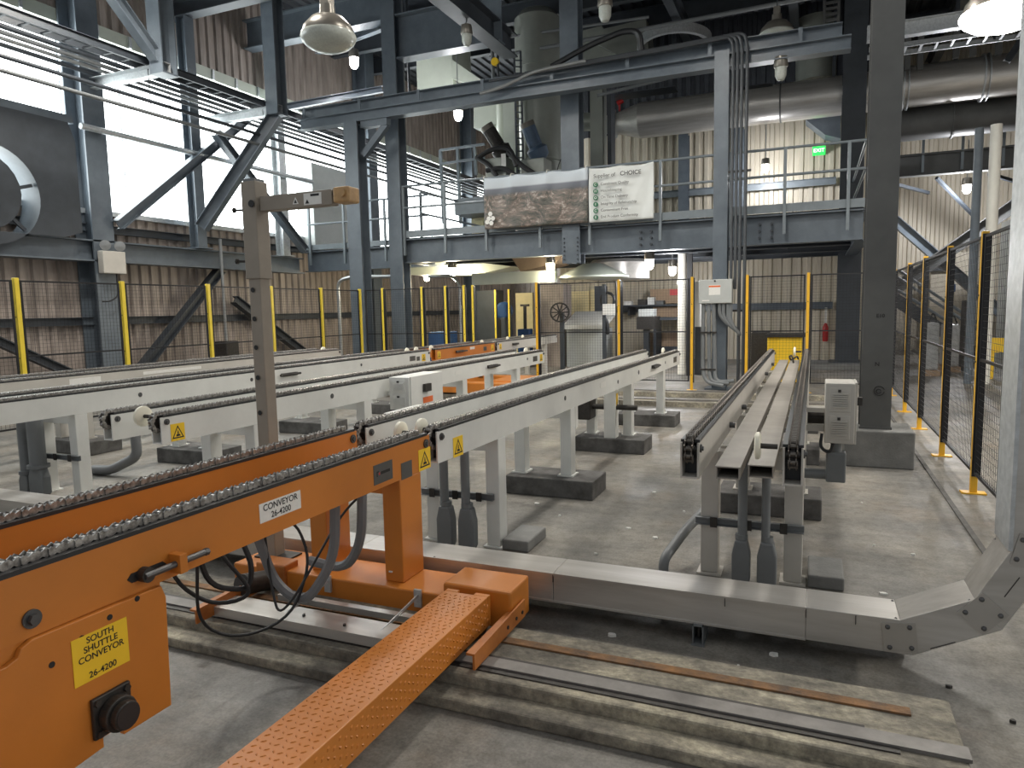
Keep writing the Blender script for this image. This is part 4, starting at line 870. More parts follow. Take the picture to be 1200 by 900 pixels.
plate((0.37, 0.175), 0.12, 0.13, 0.125); plate((0.665, 0.325), 0.85, 0.13, 0.125); plate((0.82, 0.60), 1.35, 0.13, 0.12)
for x, z, a in ((0.53, 0.215, 0.46), (0.76, 0.50, 1.08)):
    MB().bar((x-0.05*math.cos(a), D0-0.001, z-0.05*math.sin(a)-0.05), (x+0.05*math.cos(a), D0-0.001, z+0.05*math.sin(a)-0.05), 0.003, 0.003).build('seam', 'iron', dk)
for x in (-1.2, -0.35, 0.0, 0.2): MB().box(x-0.0015, x+0.0015, D0-0.006, D0-0.001, zt-0.045, zt-0.005).build('seam', 'iron', dk)
for (x, y) in ((0.355, D0+0.015), (0.36, D1-0.02), (0.62, D0+0.012), (0.625, D1-0.02), (-1.9, D0+0.01), (0.74, D1-0.02)):
    z = zt if x < 0.5 else (0.37 if x < 0.7 else 0.58); MB().lathe([(0.007, 0), (0.0, 0.006)], (x, y, z), (0, 0, 1), 8).build('rivet', 'bolt', dk)
for x in (-6.5, -4.5, -2.5, -0.47):
    o = MB().box(x-0.025, x-0.02, D0-0.02, D0+0.14, 0.0, 0.10).box(x+0.02, x+0.025, D0-0.02, D0+0.14, 0.0, 0.10).box(x-0.025, x+0.025, D0-0.02, D0+0.14, 0.092, 0.10).box(x-0.03, x+0.03, D0-0.03, D0+0.15, 0.0, 0.006).build('foot', 'conduit', dk)
    MB().cyl((x, D0+0.02, 0.03), (x, D0+0.02, 0.09), 0.008, 6).build('foot_bolt', 'iron', o)
MB().box(-7.6, 0.42, D1-0.02, D1+0.02, 0.02, 0.10).build('under_channel', 'iron', dk)
# ================================================================ FENCES
FH = 2.15
def wire_panel(w_, name='panel'):
    """panel in local x (0..w), z; frame + wires"""
    fr = MB(); z0, z1 = 0.17, 2.12
    for x in (0.012, w_-0.012): fr.bar((x, 0, z0), (x, 0, z1), 0.024, 0.024)
    for z in (z0+0.012, 1.12, z1-0.012): fr.bar((0.024, 0, z), (w_-0.024, 0, z), 0.022, 0.022)
    ms = MB(); k = 0.052
    n = int((w_-0.05)/k)
    for i in range(1, n): x = 0.024+i*(w_-0.048)/n; ms.sect((x, 0, z0), (x, 0, z1), [(-0.0013, -0.0013), (0.0013, -0.0013), (0.0013, 0.0013), (-0.0013, 0.0013)], cap=False)
    n = int((z1-z0)/k)
    for i in range(1, n): z = z0+i*(z1-z0)/n; ms.sect((0.024, 0.003, z), (w_-0.024, 0.003, z), [(-0.0013, -0.0013), (0.0013, -0.0013), (0.0013, 0.0013), (-0.0013, 0.0013)], cap=False)
    return fr, ms
_pan = {}
def fence_panel(fence, x, y, rz, w_):
    key = round(w_, 2)
    if key not in _pan:
        fr, ms = wire_panel(w_)
        a = fr.build('fence_panel', 'wire', fence, local=True); b = tag(ms.build('wire_mesh', 'wire', a, local=True, fix=False), kind='stuff'); _pan[key] = (a.data, b.data)
    else:
        a = bpy.data.objects.new('fence_panel', _pan[key][0]); COL.objects.link(a); a.parent = fence
        b = bpy.data.objects.new('wire_mesh', _pan[key][1]); COL.objects.link(b); b.parent = a; tag(b, kind='stuff')
    a.location = (x-fence.location.x, y-fence.location.y, 0); a.rotation_euler = (0, 0, rz)
_post = {}
def fence_post(fence, x, y, m, along='y', w_=0.05):
    off = (x-fence.location.x, y-fence.location.y, 0)
    if (m, along) not in _post:
        a = MB().box(-w_/2, w_/2, -w_/2, w_/2, 0.01, FH).build('fence_post', m, fence, local=True, bev=0.004)
        b = MB().box(-0.09, 0.09, -0.05, 0.05, 0, 0.012).build('foot_plate', m, a, local=True)
        c = [MB().cyl((-w_/2-0.004, 0.0, z), (-w_/2, 0.0, z), 0.009, 6).build('clip_bolt', 'wire', a, local=True) for z in (0.3, 1.1, 1.64)] if along == 'y' else [MB().cyl((0.0, -w_/2-0.004, z), (0.0, -w_/2, z), 0.009, 6).build('clip_bolt', 'wire', a, local=True) for z in (0.3, 1.1, 1.64)]
        e = MB().box(-w_/2+0.002, w_/2+0.016, -w_/2-0.014, -w_/2-0.001, 0.15, 2.13).build('edge_strip', 'wire', a, local=True) if along == 'y' else MB().box(-w_/2-0.018, -w_/2-0.001, -0.024, 0.024, 0.15, 2.13).build('edge_strip', 'wire', a, local=True) if along == 'l' else MB().box(w_/2+0.001, w_/2+0.02, -0.02, 0.02, 0.15, 2.13).build('edge_strip', 'wire', a, local=True)
        _post[(m, along)] = (a, [b, e]+c)
        a.location = off
    else:
        a0, ch = _post[(m, along)]; a = a0.copy(); COL.objects.link(a); a.parent = fence; a.location = off
        for s_ in ch:
            o = s_.copy(); COL.objects.link(o); o.parent = a
XF = 1.26
fR = thing('wire_fence', 'black wire-mesh safety fence with amber posts beside the hall column pedestal', 'fence', (XF, 8.0, 0))
ys = [3.7, 5.25, 6.8, 8.38, 10.1, 11.65, 13.65]
for y in ys: fence_post(fR, XF, y, 'amber')
for a, b in zip(ys, ys[1:]): fence_panel(fR, XF, a+0.05, math.pi/2, b-a-0.1)
XL = -9.6
fL = thing('wire_fence', 'black wire-mesh safety fence with yellow posts along the left corrugated wall', 'fence', (XL, 8.0, 0))
yl = [4.5, 6.05, 7.6, 9.25, 10.8, 12.3, 13.7]
for y in yl: fence_post(fL, XL, y, 'yellow', 'l', 0.06)
for a, b in zip(yl, yl[1:]): fence_panel(fL, XL, a+0.05, math.pi/2, b-a-0.1)
YF = 13.7
fY = thing('wire_fence', 'far safety fence with bright yellow posts around the far orange shuttle opening', 'fence', (-7.5, YF, 0))
for x in (-8.98, -7.96, -7.37, -6.92): fence_post(fY, x, YF, 'yellow', 'x')
for x in (-7.9, -7.5): fence_post(fY, x, 17.5, 'yellow', 'x')
fence_post(fY, -6.77, YF+0.12, 'yellow', 'x')
for a, b in ((-9.5, -8.98), (-8.98, -7.96), (-7.96, -7.37), (-7.37, -6.92)): fence_panel(fY, a+0.05, YF+0.01, 0, b-a-0.1)
fA = thing('wire_fence', 'far safety fence with amber posts behind the ends of the near conveyors', 'fence', (-2.0, YF, 0))
for x in (-5.25, -3.52, -2.11, -1.12, -0.09): fence_post(fA, x, YF, 'amber', 'x')
for a, b in ((-5.25, -3.52), (-3.52, -2.11), (-1.12, -0.09), (-0.09, 1.2)): fence_panel(fA, a+0.05, YF+0.01, 0, b-a-0.1)

# ================================================================ JUNCTION BOX POST
jb = thing('junction_box', 'grey electrical junction box with an orange-striped label on the grey post', 'junction box', (-1.69, 13.8, 1.63))
MB().box(-2.0, -1.39, 13.75, 13.94, 1.64, 2.09).build('enclosure', 'box_grey', jb, bev=0.01)
MB().box(-1.99, -1.40, 13.735, 13.75, 1.65, 2.08).build('door', 'box_grey', jb, bev=0.006)
o = MB().box(-1.81, -1.60, 13.731, 13.735, 1.80, 1.985).build('warning_label', 'label_w', jb); MB().box(-1.81, -1.60, 13.729, 13.731, 1.945, 1.975).build('label_band', 'label_o', o)
MB().box(-1.93, -1.80, 13.731, 13.735, 1.69, 1.71).build('maker_strip', 'label_w', jb)
MB().cyl((-1.70, 13.72, 2.06), (-1.70, 13.735, 2.06), 0.018, 8).build('hasp', 'iron', jb)
for k, (x, bot) in enumerate(((-1.92, 0.02), (-1.82, 0.02), (-1.73, 0.12))):
    t = thing('conduit_drop', ('leftmost', 'second', 'third')[k]+' grey conduit dropping from the junction box to the floor', 'conduit', (x, 13.8, 0))
    MB().tube(rounded([(x, 13.82, 1.64), (x+0.01*k, 13.80, 1.2), (x+0.02*k, 13.80, 0.45), (x+0.05, 13.75, 0.16), (x+0.40, 13.7, 0.10+0.05*k)], 0.22), 0.036, 8).build('pipe', 'conduit', t, smooth=True)
    for z in (1.1, 0.4): MB().box(x-0.05, x+0.06, 13.74, 13.87, z-0.015, z+0.015).build('strap', 'iron', t)
for k, x in enumerate((-1.62, -1.55, -1.47, -1.42)):
    t = thing('conduit_bend', ('first', 'second', 'third', 'last')[k]+' curved conduit between the junction box and the vertical pipe bundle', 'conduit', (x, 13.8, 1.2))
    MB().tube(rounded([(x, 13.82, 1.64), (x, 13.82, 1.42-0.05*k), (x+0.16, 13.84, 1.24-0.06*k), (-1.27, 13.9, 1.14-0.03*k)], 0.15), 0.034, 8).build('pipe', 'conduit', t, smooth=True)
# vertical conduits from the overhead beam
for k, x in enumerate((-1.43, -1.355, -1.28, -1.19)):
    t = thing('conduit_run', ('innermost', 'second', 'third', 'outermost')[k]+' tall conduit bending over the overhead beam and down beside the grey post', 'conduit', (x, 13.86, 0))
    MB().tube(rounded([(-6.3+0.4*k, 13.9, 6.34+0.02*k), (-2.3, 13.9, 6.40+0.015*k), (x-0.05, 13.88, 6.43+0.012*k), (x, 13.88, 6.2), (x, 13.88, 0.0 if k > 1 else 1.9)], 0.28, 6), 0.03, 8).build('pipe', 'conduit_d', t, smooth=True)
    if k == 3:
        for z in (4.05, 1.5): MB().box(-1.5, -1.1, 13.90, 13.93, z-0.02, z+0.02).build('strap', 'iron', t)
# cables looped on the overhead beam
solo(MB().tube(rounded([(-6.5, 13.86, 6.1), (-5.9, 13.86, 6.18), (-5.3, 13.86, 6.38), (-4.2, 13.87, 6.42)], 0.3), 0.035, 8), 'cable_run', 'conduit_l', 'pale flexible conduit curling along the overhead beam', 'conduit', smooth=True)
solo(MB().tube(rounded([(-5.0, 14.1, 6.49), (-4.2, 14.1, 6.78), (-3.5, 14.1, 6.94), (-3.2, 14.1, 6.88), (-3.15, 14.1, 6.45)], 0.3), 0.06, 8), 'striped_hose', 'black', 'black hose with pale ticks arching above the overhead beam', 'hose', smooth=True)

# ================================================================ BANNERS
def sheet(x0, x1, z0, z1, y, m, parent, pins, name, amp=0.05):
    nx, nz = 48, 24; mb = MB(); P = []
    for j in range(nz+1):
        for i in range(nx+1):
            u, v = i/nx, j/nz; d = 0
            for pu in pins:
                d += amp*math.exp(-((u-pu-(1-v)*0.06*math.sin(pu*9))/(0.02+0.10*(1-v)))**2)*(0.35+0.65*v)*(1-0.55*v)
            sag = 0.03*abs(math.sin(math.pi*u*(len(pins)-1)))*v
            d += 0.015*math.sin(9*u+5*v)+0.008*math.sin(23*u-7*v)
            P.append((x0+(x1-x0)*u, y-d, z0+(z1-z0)*v-sag))
    mb.add(P, [(j*(nx+1)+i, j*(nx+1)+i+1, (j+1)*(nx+1)+i+1, (j+1)*(nx+1)+i) for j in range(nz) for i in range(nx)])
    o = mb.build(name, m, parent, smooth=True, fix=False); s_ = o.modifiers.new('thickness', 'SOLIDIFY'); s_.thickness = 0.003
    return o
yb = 14.60
bn = thing('picture_banner', 'vinyl banner printed with an aerial view of a plant, tied to the mezzanine rail', 'banner', (-5.6, yb, 3.40))
sheet(-6.80, -4.40, 3.40, 4.53, yb, 'aerial', bn, (0.0, 0.27, 0.62, 0.98), 'printed_sheet')
for u in (0, 0.27, 0.62, 0.98): MB().tube([(-6.8+2.4*u, yb-0.04, 4.5), (-6.8+2.4*u, yb+0.02, 4.57), (-6.8+2.4*u, 14.76, 4.58)], 0.012, 6).build('tie', 'white', bn)
hx = MB()
for (a, b) in ((-6.62, 3.72), (-6.56, 3.62), (-6.66, 3.62), (-6.60, 3.52), (-6.7, 3.55)): hx.cyl((a, yb-0.10, b), (a, yb-0.104, b), 0.055, 6)
hx.build('hexagon_mark', 'label_w', bn)
bt = thing('text_banner', 'white vinyl banner with black heading and six green-dotted lines on the mezzanine rail', 'banner', (-3.7, yb, 3.40))
sheet(-4.38, -3.02, 3.39, 4.51, yb, 'banner', bt, (0.0, 0.45, 1.0), 'printed_sheet', 0.03)
ty = yb-0.075
text('Supplier of', 0.105, 'plate', (-4.26, ty, 4.32), (1, 0, 0), (0, 0, 1), bt, align='LEFT'); text('CHOICE', 0.118, 'ink', (-3.70, ty, 4.325), (1, 0, 0), (0, 0, 1), bt, align='LEFT', ext=0.001)
for k, (L, s_) in enumerate((('C', 'Consistent Quality'), ('H', 'Housekeeping'), ('O', 'On Time Delivery'), ('I', 'Integrity of Relationship'), ('C', 'Contaminant Free'), ('E', 'End Product Conformity'))):
    z = 4.15-k*0.133; MB().cyl((-4.22, ty, z), (-4.22, ty+0.03, z), 0.05, 18).build('green_dot', 'green', bt)
    text(L, 0.075, 'label_w', (-4.22, ty-0.003, z), (1, 0, 0), (0, 0, 1), bt)
    text(s_, 0.078, 'plate', (-4.11, ty, z), (1, 0, 0), (0, 0, 1), bt, align='LEFT', ext=0.001)

# ================================================================ EQUIPMENT ON THE MEZZANINE
def vtank(label, x, y, r, z0, z1, m, cone=True):
    t = thing('vertical_tank', label, 'tank', (x, y, z0))
    MB().lathe([(r, 0), (r, z1-z0-0.25), (r*0.7, z1-z0-0.05), (r*0.25, z1-z0)], (x, y, z0), (0, 0, 1), 28).build('shell', m, t, smooth=True)
    for k in (0.35, 0.75): MB().lathe([(r+0.002, 0), (r+0.03, 0.01), (r+0.03, 0.05), (r+0.002, 0.06)], (x, y, z0+(z1-z0)*k), (0, 0, 1), 28).build('band', m, t, smooth=True)
    return t
tk = vtank('tall grey-green cylindrical tank standing on the mezzanine behind the banner', -6.75, 18.0, 0.60, 3.36, 9.3, 'tank')
MB().tube(rounded([(-6.2, 17.5, 4.3), (-6.0, 17.3, 5.2), (-5.7, 17.2, 5.6)], 0.2), 0.012, 6).build('cable', 'rubber', tk)
def gearmotor(label, c, ax, m, s=1.0):
    c = Vector(c); ax = Vector(ax).normalized(); t = thing('gear_motor', label, 'motor', (c.x, c.y, 3.36))
    MB().cyl(c, c+ax*0.5*s, 0.17*s, 18).build('motor_body', m, t, smooth=True)
    MB().cyl(c+ax*0.5*s, c+ax*0.62*s, 0.18*s, 18).build('fan_cover', 'lamp_body', t, smooth=True)
    for k in range(10):
        d, s1, u1 = frame(ax); a = k*math.pi/5; q = s1*math.cos(a)+u1*math.sin(a); MB().bar(c+ax*0.05*s+q*0.17*s, c+ax*0.48*s+q*0.17*s, 0.03*s, 0.012*s, q).build('cooling_fin', m, t)
    MB().lathe([(0.12*s, -0.35*s), (0.24*s, -0.25*s), (0.26*s, -0.05*s), (0.17*s, 0.02*s)], c, ax, 18).build('gear_housing', m, t, smooth=True)
    MB().box(c.x-0.3*s, c.x+0.3*s, c.y-0.25*s, c.y+0.3*s, 3.36, c.z-0.32*s).build('pedestal', 'tank', t, bev=0.02)
    return t
m1 = gearmotor('blue gear motor tilted back against the tall mezzanine tank', gy(628, 172, 16.6), (-0.25, -0.35, 0.9), 'blue', 1.0)
p = gy(620, 192, 16.6); MB().lathe([(0.1, -0.12), (0.32, -0.06), (0.33, 0.06), (0.1, 0.12)], (p.x+0.05, p.y+0.2, p.z-0.12), (0.5, -0.8, 0), 20).build('blower_casing', 'pale', m1, smooth=True)
m2 = gearmotor('black gear motor with a hanging white tag left of the blue motor', gy(585, 172, 16.4), (-0.45, -0.3, 0.85), 'iron', 0.95)
q = gy(590, 187, 16.1); MB().box(q.x-0.06, q.x+0.06, q.y, q.y+0.01, q.z-0.16, q.z+0.14).build('tag', 'label_w', m2)
for pts in (((560, 185), (575, 175), (598, 172), (605, 195)), ((558, 184), (572, 192), (582, 206)), ((595, 178), (612, 195), (628, 205)), ((570, 200), (590, 196), (604, 206))):
    solo(MB().tube(rounded([gy(a, b, 16.0) for a, b in pts], 0.3), 0.06, 8), 'rubber_hose', 'rubber', 'thick black hose draped around the black gear motor', 'hose', 'hoses around the black motor', smooth=True)
# pale boxes, hoppers and ducts left of the tank
def pbox(x0, y0, x1, y1, Y, dep): a = gy(x0, y1, Y); b = gy(x1, y0, Y); return MB().box(a.x, b.x, Y, Y+dep, a.z, b.z)
a_ = gy(489, 112, 18.5); b_ = gy(530, 65, 18.5)
ad = thing('air_duct', 'large pale green rectangular duct with a sloping outlet hung beside the corner column', 'duct', (a_.x, 18.5, a_.z))
MB().box(a_.x, b_.x, 18.5, 19.7, a_.z, 9.24).build('duct_body', 'pale', ad, bev=0.02)
a, b, c_, d_ = gy(530, 70, 18.4), gy(566, 95, 18.4), gy(566, 103, 18.4), gy(530, 92, 18.4)
MB().prism([(v.x, v.z) for v in (a, b, c_, d_)], 'y', 18.4, 19.4).build('sloping_outlet', 'pale', ad)
a = [gy(*q_, 17.8) for q_ in ((555, 124), (582, 120), (582, 145), (566, 150), (555, 150))]
solo(MB().prism([(v.x, v.z) for v in a], 'y', 17.8, 18.6), 'feed_hopper', 'pale', 'small pale hopper hanging under the overhead beam', 'hopper')
t = solo(MB().cyl((gy(588, 150, 17.9).x, 17.9, 3.36), gy(588, 112, 17.9), 0.16, 14), 'vertical_pipe', 'pale', 'pale vertical pipe beside the small hopper', 'pipe', smooth=True)
t = solo(pbox(592, 90, 603, 262, 17.1, 0.25), 'filter_leg', 'pale', 'narrow pale vertical casing next to the caged ladder', 'casing')
ld = thing('access_ladder', 'dark caged access ladder in front of the tall tank', 'ladder', tuple(gy(608, 200, 17.0)))
for x in (604.5, 612): MB().bar(gy(x+3, 262, 17.0), gy(x-2, 60, 17.0), 0.045, 0.03).build('ladder_rail', 'steel_d', ld)
for k in range(18):
    y_ = 200-k*7.6; MB().bar(gy(606.5-(205-y_)*0.018, y_, 17.0), gy(614-(205-y_)*0.018, y_, 17.0), 0.03, 0.03).build('rung', 'steel_d', ld)
solo(pbox(340, 190, 365, 292, 16.6, 1.7), 'control_cabinet', 'box_grey', 'tall pale grey cabinet on the left end of the mezzanine', 'cabinet', bev=0.02)
t = thing('platform_frame', 'grey tubular platform frame behind the mezzanine railing', 'frame', tuple(gy(535, 250, 17.2)))
for x0, y0, x1, y1 in ((516, 176, 520, 262), (536, 174, 540, 262), (556, 172, 558, 205)): MB().bar(gy(x0, y0, 17.2), gy(x1, y1, 17.2), 0.07, 0.07).build('upright', 'rail', t)
for y0 in (176, 192): MB().bar(gy(516, y0, 17.2), gy(568, y0-7, 17.2), 0.06, 0.06).build('cross_tube', 'rail', t)
solo(pbox(533, 230, 568, 252, 16.2, 0.8), 'steel_platform', 'rail', 'small grey steel platform beside the banner', 'platform')
solo(pbox(553, 252, 566, 275, 17.0, 0.6), 'timber_crate', 'yglow', 'small yellow timber crate under the grey steel platform', 'crate')
# tank-top ring and duct work near the roof
t = thing('dust_collector', 'grey dust collector body with a round ring hung under the roof', 'dust collector', tuple(gy(790, 60, 19.5)))
c_ = gy(790, 52, 19.5); MB().lathe([(0.85, -0.12), (0.95, -0.12), (0.95, 0.12), (0.85, 0.12), (0.85, -0.12)], c_, (0, 0.1, 1), 32).build('ring', 'galv', t, smooth=True)
MB().prism([(v.x, v.z) for v in (gy(702, 35, 19.8), gy(757, 22, 19.8), gy(760, 60, 19.8), gy(735, 70, 19.8), gy(700, 52, 19.8))], 'y', 19.8, 20.6).build('casing', 'tank', t)
MB().prism([(v.x, v.z) for v in (gy(648, 45, 20), gy(705, 30, 20), gy(730, 75, 20), gy(648, 82, 20))], 'y', 20, 20.9).build('body', 'tank', t)
MB().cyl(c_, c_+V(0, 0, 1.7), 0.06, 8).build('hanger', 'steel_d', t)
# large stainless pipe across the hall
YP = 20.4
pp = thing('process_pipe', 'large stainless process pipe with flanges running across the hall behind the columns', 'pipe', (-1, YP, 6.3))
zc, rp = 6.83, 0.48
for a, b in ((-4.6, -2.3), (-2.3, -0.9), (-0.9, 1.95), (1.95, 3.6), (3.6, 8.9)): MB().cyl((a, YP, zc), (b, YP, zc), rp, 36).build('pipe_length', 'stainless', pp, smooth=True)
for x in (1.95, 3.6):
    for dx in (-0.05, 0.05): MB().lathe([(rp, -0.015), (rp+0.06, -0.015), (rp+0.06, 0.015), (rp, 0.015)], (x+dx, YP, zc), (1, 0, 0), 36).build('flange', 'galv', pp)
for x in (-2.3, -0.9): MB().lathe([(rp, -0.02), (rp+0.015, -0.02), (rp+0.015, 0.02), (rp, 0.02)], (x, YP, zc), (1, 0, 0), 36).build('seam_band', 'steel_l', pp)
MB().lathe([(0.26, -5.35+4.6), (rp, 0)], (-4.6, YP, zc), (1, 0, 0), 32).build('reducer', 'stainless', pp, smooth=True)
MB().lathe([(0.26, 0), (0.40, 0), (0.40, 0.05), (0.26, 0.05)], (-5.38, YP, zc), (1, 0, 0), 28).build('flange', 'galv', pp)
MB().tube(rounded([(-5.35, YP, zc), (-5.7, YP, zc), (-6.0, YP-0.1, zc+0.12), (-6.6, YP-0.2, zc+0.12)], 0.4, 8), 0.25, 20).build('elbow', 'tank', pp, smooth=True)
MB().lathe([(0.25, 0), (0.37, 0), (0.37, 0.05), (0.25, 0.05)], (-6.5, YP-0.2, zc+0.12), (1, 0, 0), 28).build('flange', 'galv', pp)
p = gy(726, 128, YP); MB().cyl((p.x, YP, zc+0.2), (p.x, YP, zc+0.55), 0.03, 8).cyl((p.x-0.06, YP, zc+0.55), (p.x+0.1, YP, zc+0.62), 0.07, 8).build('valve_handle', 'red', pp)
for x in (0.35, 3.0): MB().box(x-0.04, x+0.04, YP-0.05, YP+0.05, zc+rp, 9.3).build('pipe_hanger', 'steel_d', pp)
p2 = thing('process_pipe', 'lower dark process pipe beneath the large stainless pipe at the right', 'pipe', (4, 21.2, 5.7))
for a, b in ((1.5, 3.1), (3.1, 8.9)): MB().cyl((a, 21.2, 6.12), (b, 21.2, 6.12), 0.42, 28).build('pipe_length', 'steel_l', p2, smooth=True)
MB().lathe([(0.42, -0.02), (0.46, -0.02), (0.46, 0.02), (0.42, 0.02)], (3.1, 21.2, 6.12), (1, 0, 0), 28).build('flange', 'steel_l', p2)
t = solo(MB().cyl(gy(956, 96, 21), gy(956, 60, 21)+V(0, 0, 0.8), 0.5, 24), 'vertical_duct', 'tank', 'vertical grey duct rising from the large stainless pipe', 'duct', smooth=True)
a = [gy(*q_, 20.9) for q_ in ((944, 140), (985, 134), (985, 162), (967, 158))]
solo(MB().prism([(v.x, v.z) for v in a], 'y', 20.9, 21.6), 'duct_hood', 'steel', 'angled sheet hood under the large pipe next to the dark column', 'hood')
# wall girts and windows posts on the back wall behind the railing
for x, lb in ((-3.6, 'dark wall post behind the white banner edge'), (-2.05, 'dark wall post behind the grey junction post')):
    column('wall_post', x, 21.7, 3.36, 6.6, 0.28, 0.28, 'steel', lb, t=0.02)
for z, lb in ((4.95, 'pale wall girt on the beige back wall above the mezzanine'), (1.55, 'dark wall girt on the beige back wall below the mezzanine')):
    solo(MB().chan((-6.0, 21.8, z), (0.5, 21.8, z), 0.1, 0.2, 0.012), 'wall_girt', 'steel' if z < 3 else 'rail', lb, 'girt')
# exit sign
ex = thing('exit_sign', 'green illuminated exit sign on the beige back wall above the mezzanine', 'exit sign', (0.05, 21.4, 5.6))
e0, e1 = gy(952, 182, 21.4), gy(967.5, 170.5, 21.4)
o = MB().box(e0.x, e1.x, 21.4, 21.5, e0.z, e1.z).build('sign_face', 'exit', ex)
MB().box(e0.x, e1.x, 21.5, 21.97, (e0.z+e1.z)/2-0.03, (e0.z+e1.z)/2+0.03).build('wall_bracket', 'steel_d', ex)
text('EXIT', 0.135, 'exit_txt', ((e0.x+e1.x)/2, 21.395, (e0.z+e1.z)/2), (1, 0, 0), (0, 0, 1), o)

# ================================================================ LAMPS
def highbay(label, p, r=0.3, lit=True, watts=None, lens=True, grp=None):
    p = Vector(p); t = thing('high_bay_lamp', label, 'lamp', tuple(p), grp)
    MB().lathe([(r*0.28, r*1.15), (r*0.30, r*0.80), (r*0.62, r*0.68), (r*0.92, r*0.35), (r, 0.02), (r*0.97, 0.0)], p, (0, 0, 1), 28).build('reflector', 'lamp_body', t, smooth=True)
    MB().lathe([(r*1.02, 0.03), (r*1.05, 0.0), (r*0.98, -0.05), (r*0.8, -0.10), (r*0.5, -0.14), (0.0, -0.16)], p, (0, 0, 1), 28).build('lens', 'lens' if lit else 'lens_off', t, smooth=True)
    MB().box(p.x-r*0.2, p.x+r*0.2, p.y-r*0.2, p.y+r*0.2, p.z+r*1.1, p.z+r*1.6).build('ballast_box', 'lamp_body', t, bev=0.01)
    MB().cyl((p.x, p.y, p.z+r*1.6), (p.x, p.y, ZR), 0.012, 6).build('suspension_rod', 'steel_d', t)
    if lit:
        ld_ = bpy.data.lights.new('lamp_light', 'SPOT'); ld_.energy = watts or LAMP_W; ld_.spot_size = math.radians(165); ld_.spot_blend = 0.6; ld_.shadow_soft_size = r; ld_.color = (1.0, 0.95, 0.87)
        lo = bpy.data.objects.new('lamp_light', ld_); COL.objects.link(lo); lo.parent = t; lo.location = (0, 0, -0.2)
    return t
highbay('unlit high-bay lamp with a prismatic dome lens hanging beside the left windows', atd(385, 44, 9.2), 0.30, lit=False)
highbay('bright lit high-bay lamp hanging above the right fence', atd(1178, 16, 9.6), 0.39, watts=LAMP_W*0.8)
for k, (x, y, z) in enumerate(((-1.6, 10.6, 7.6), (-6.0, 10.2, 7.6), (-10.0, 8.2, 7.6), (4.2, 10.0, 7.0), (-1.6, 7.0, 7.2), (-6.2, 6.4, 7.2), (8.2, 5.4, 4.2), (8.2, 8.4, 4.2))):  # out-of-view lamps added as general fill; the far right pair lights conveyor sides
    highbay('unseen high-bay fill lamp hanging high over the conveyor hall' if x < 6 else 'added high-bay lamp far right out of view, lighting the conveyor sides', (x, y, z), 0.3, watts=LAMP_W*(4.4 if x > 6 else 2.0 if x < -9 else 1.0), grp='unseen high-bay fill lamps over the conveyors' if x < 6 else 'added side-light lamps beyond the right fence')
highbay('small unlit high-bay lamp hanging above the overhead beam near the dark column', atd(910, 40, 17), 0.33, lit=False)
def jelly(label, p, lit=True, warm=False, watts=25, s=1.0, up=None):
    p = Vector(p); t = thing('bulkhead_lamp', label, 'lamp', tuple(p))
    MB().lathe([(0.05*s, 0.30*s), (0.12*s, 0.28*s), (0.14*s, 0.10*s), (0.13*s, 0.08*s)], p, (0, 0, 1), 16).build('housing', 'lamp_body', t, smooth=True)
    MB().lathe([(0.115*s, 0.08*s), (0.11*s, -0.08*s), (0.07*s, -0.16*s), (0.0, -0.18*s)], p, (0, 0, 1), 16).build('globe', ('lens_warm' if warm else 'lens') if lit else 'lens_off', t, smooth=True)
    MB().cyl((p.x, p.y, p.z+0.28*s), (p.x, p.y, up or p.z+0.6), 0.015, 6).build('stem', 'conduit_l', t)
    if lit:
        l = bpy.data.lights.new('lamp_light', 'POINT'); l.energy = watts; l.shadow_soft_size = 0.13*s; l.color = (1, 0.88, 0.62) if warm else (0.95, 0.96, 1.0)
        lo = bpy.data.objects.new('lamp_light', l); COL.objects.link(lo); lo.parent = t; lo.location = (0, 0, -0.32*s)
jelly('unlit jar lamp under the lengthwise roof beam', gy(547, 45, 13.5), False, s=0.9, up=7.41)
jelly('unlit jar lamp above the overhead beam beside the banner column', gy(709, 14, 13.6), False, s=1.05, up=ZR)
jelly('lit jar lamp hanging left of the corner column', gy(415, 72, 15.6), True, watts=60, s=1.0, up=8.35)
jelly('lit jar lamp behind the overhead beam near the small hopper', gy(537, 134, 17.9), True, watts=80, s=1.0, up=ZR)
jelly('unlit jar lamp under the overhead beam above the large pipe', gy(915, 84, 14.1), False, s=0.9, up=5.95)
jelly('warm lit jar lamp under the mezzanine below the banner column', gy(645, 312, 15.9), True, True, 100, 0.85, up=3.33)
jelly('cool lit jar lamp under the mezzanine right of the banner column', gy(761, 308, 15.6), True, False, 90, 0.85, up=3.33)
jelly('cool lit jar lamp beside the white vertical pipe under the mezzanine', gy(788, 316, 18.2), True, False, 90, 0.85, up=3.33)
jelly('warm lit jar lamp under the mezzanine near the corner column', gy(530, 317, 16.6), True, True, 110, 0.85, up=3.33)
jelly('small lit jar lamp beneath the mezzanine beside the corner column', gy(500, 324, 18.5), True, True, 45, 0.8, up=3.33)
jelly('lit jar lamp on the beige back wall above the mezzanine', gy(897, 196, 20.5), True, False, 110, 0.8, up=6.42)
jelly('lit lamp hanging under the far walkway at the right', gy(1133, 220, 22.6), True, False, 300, 0.9, up=5.85)
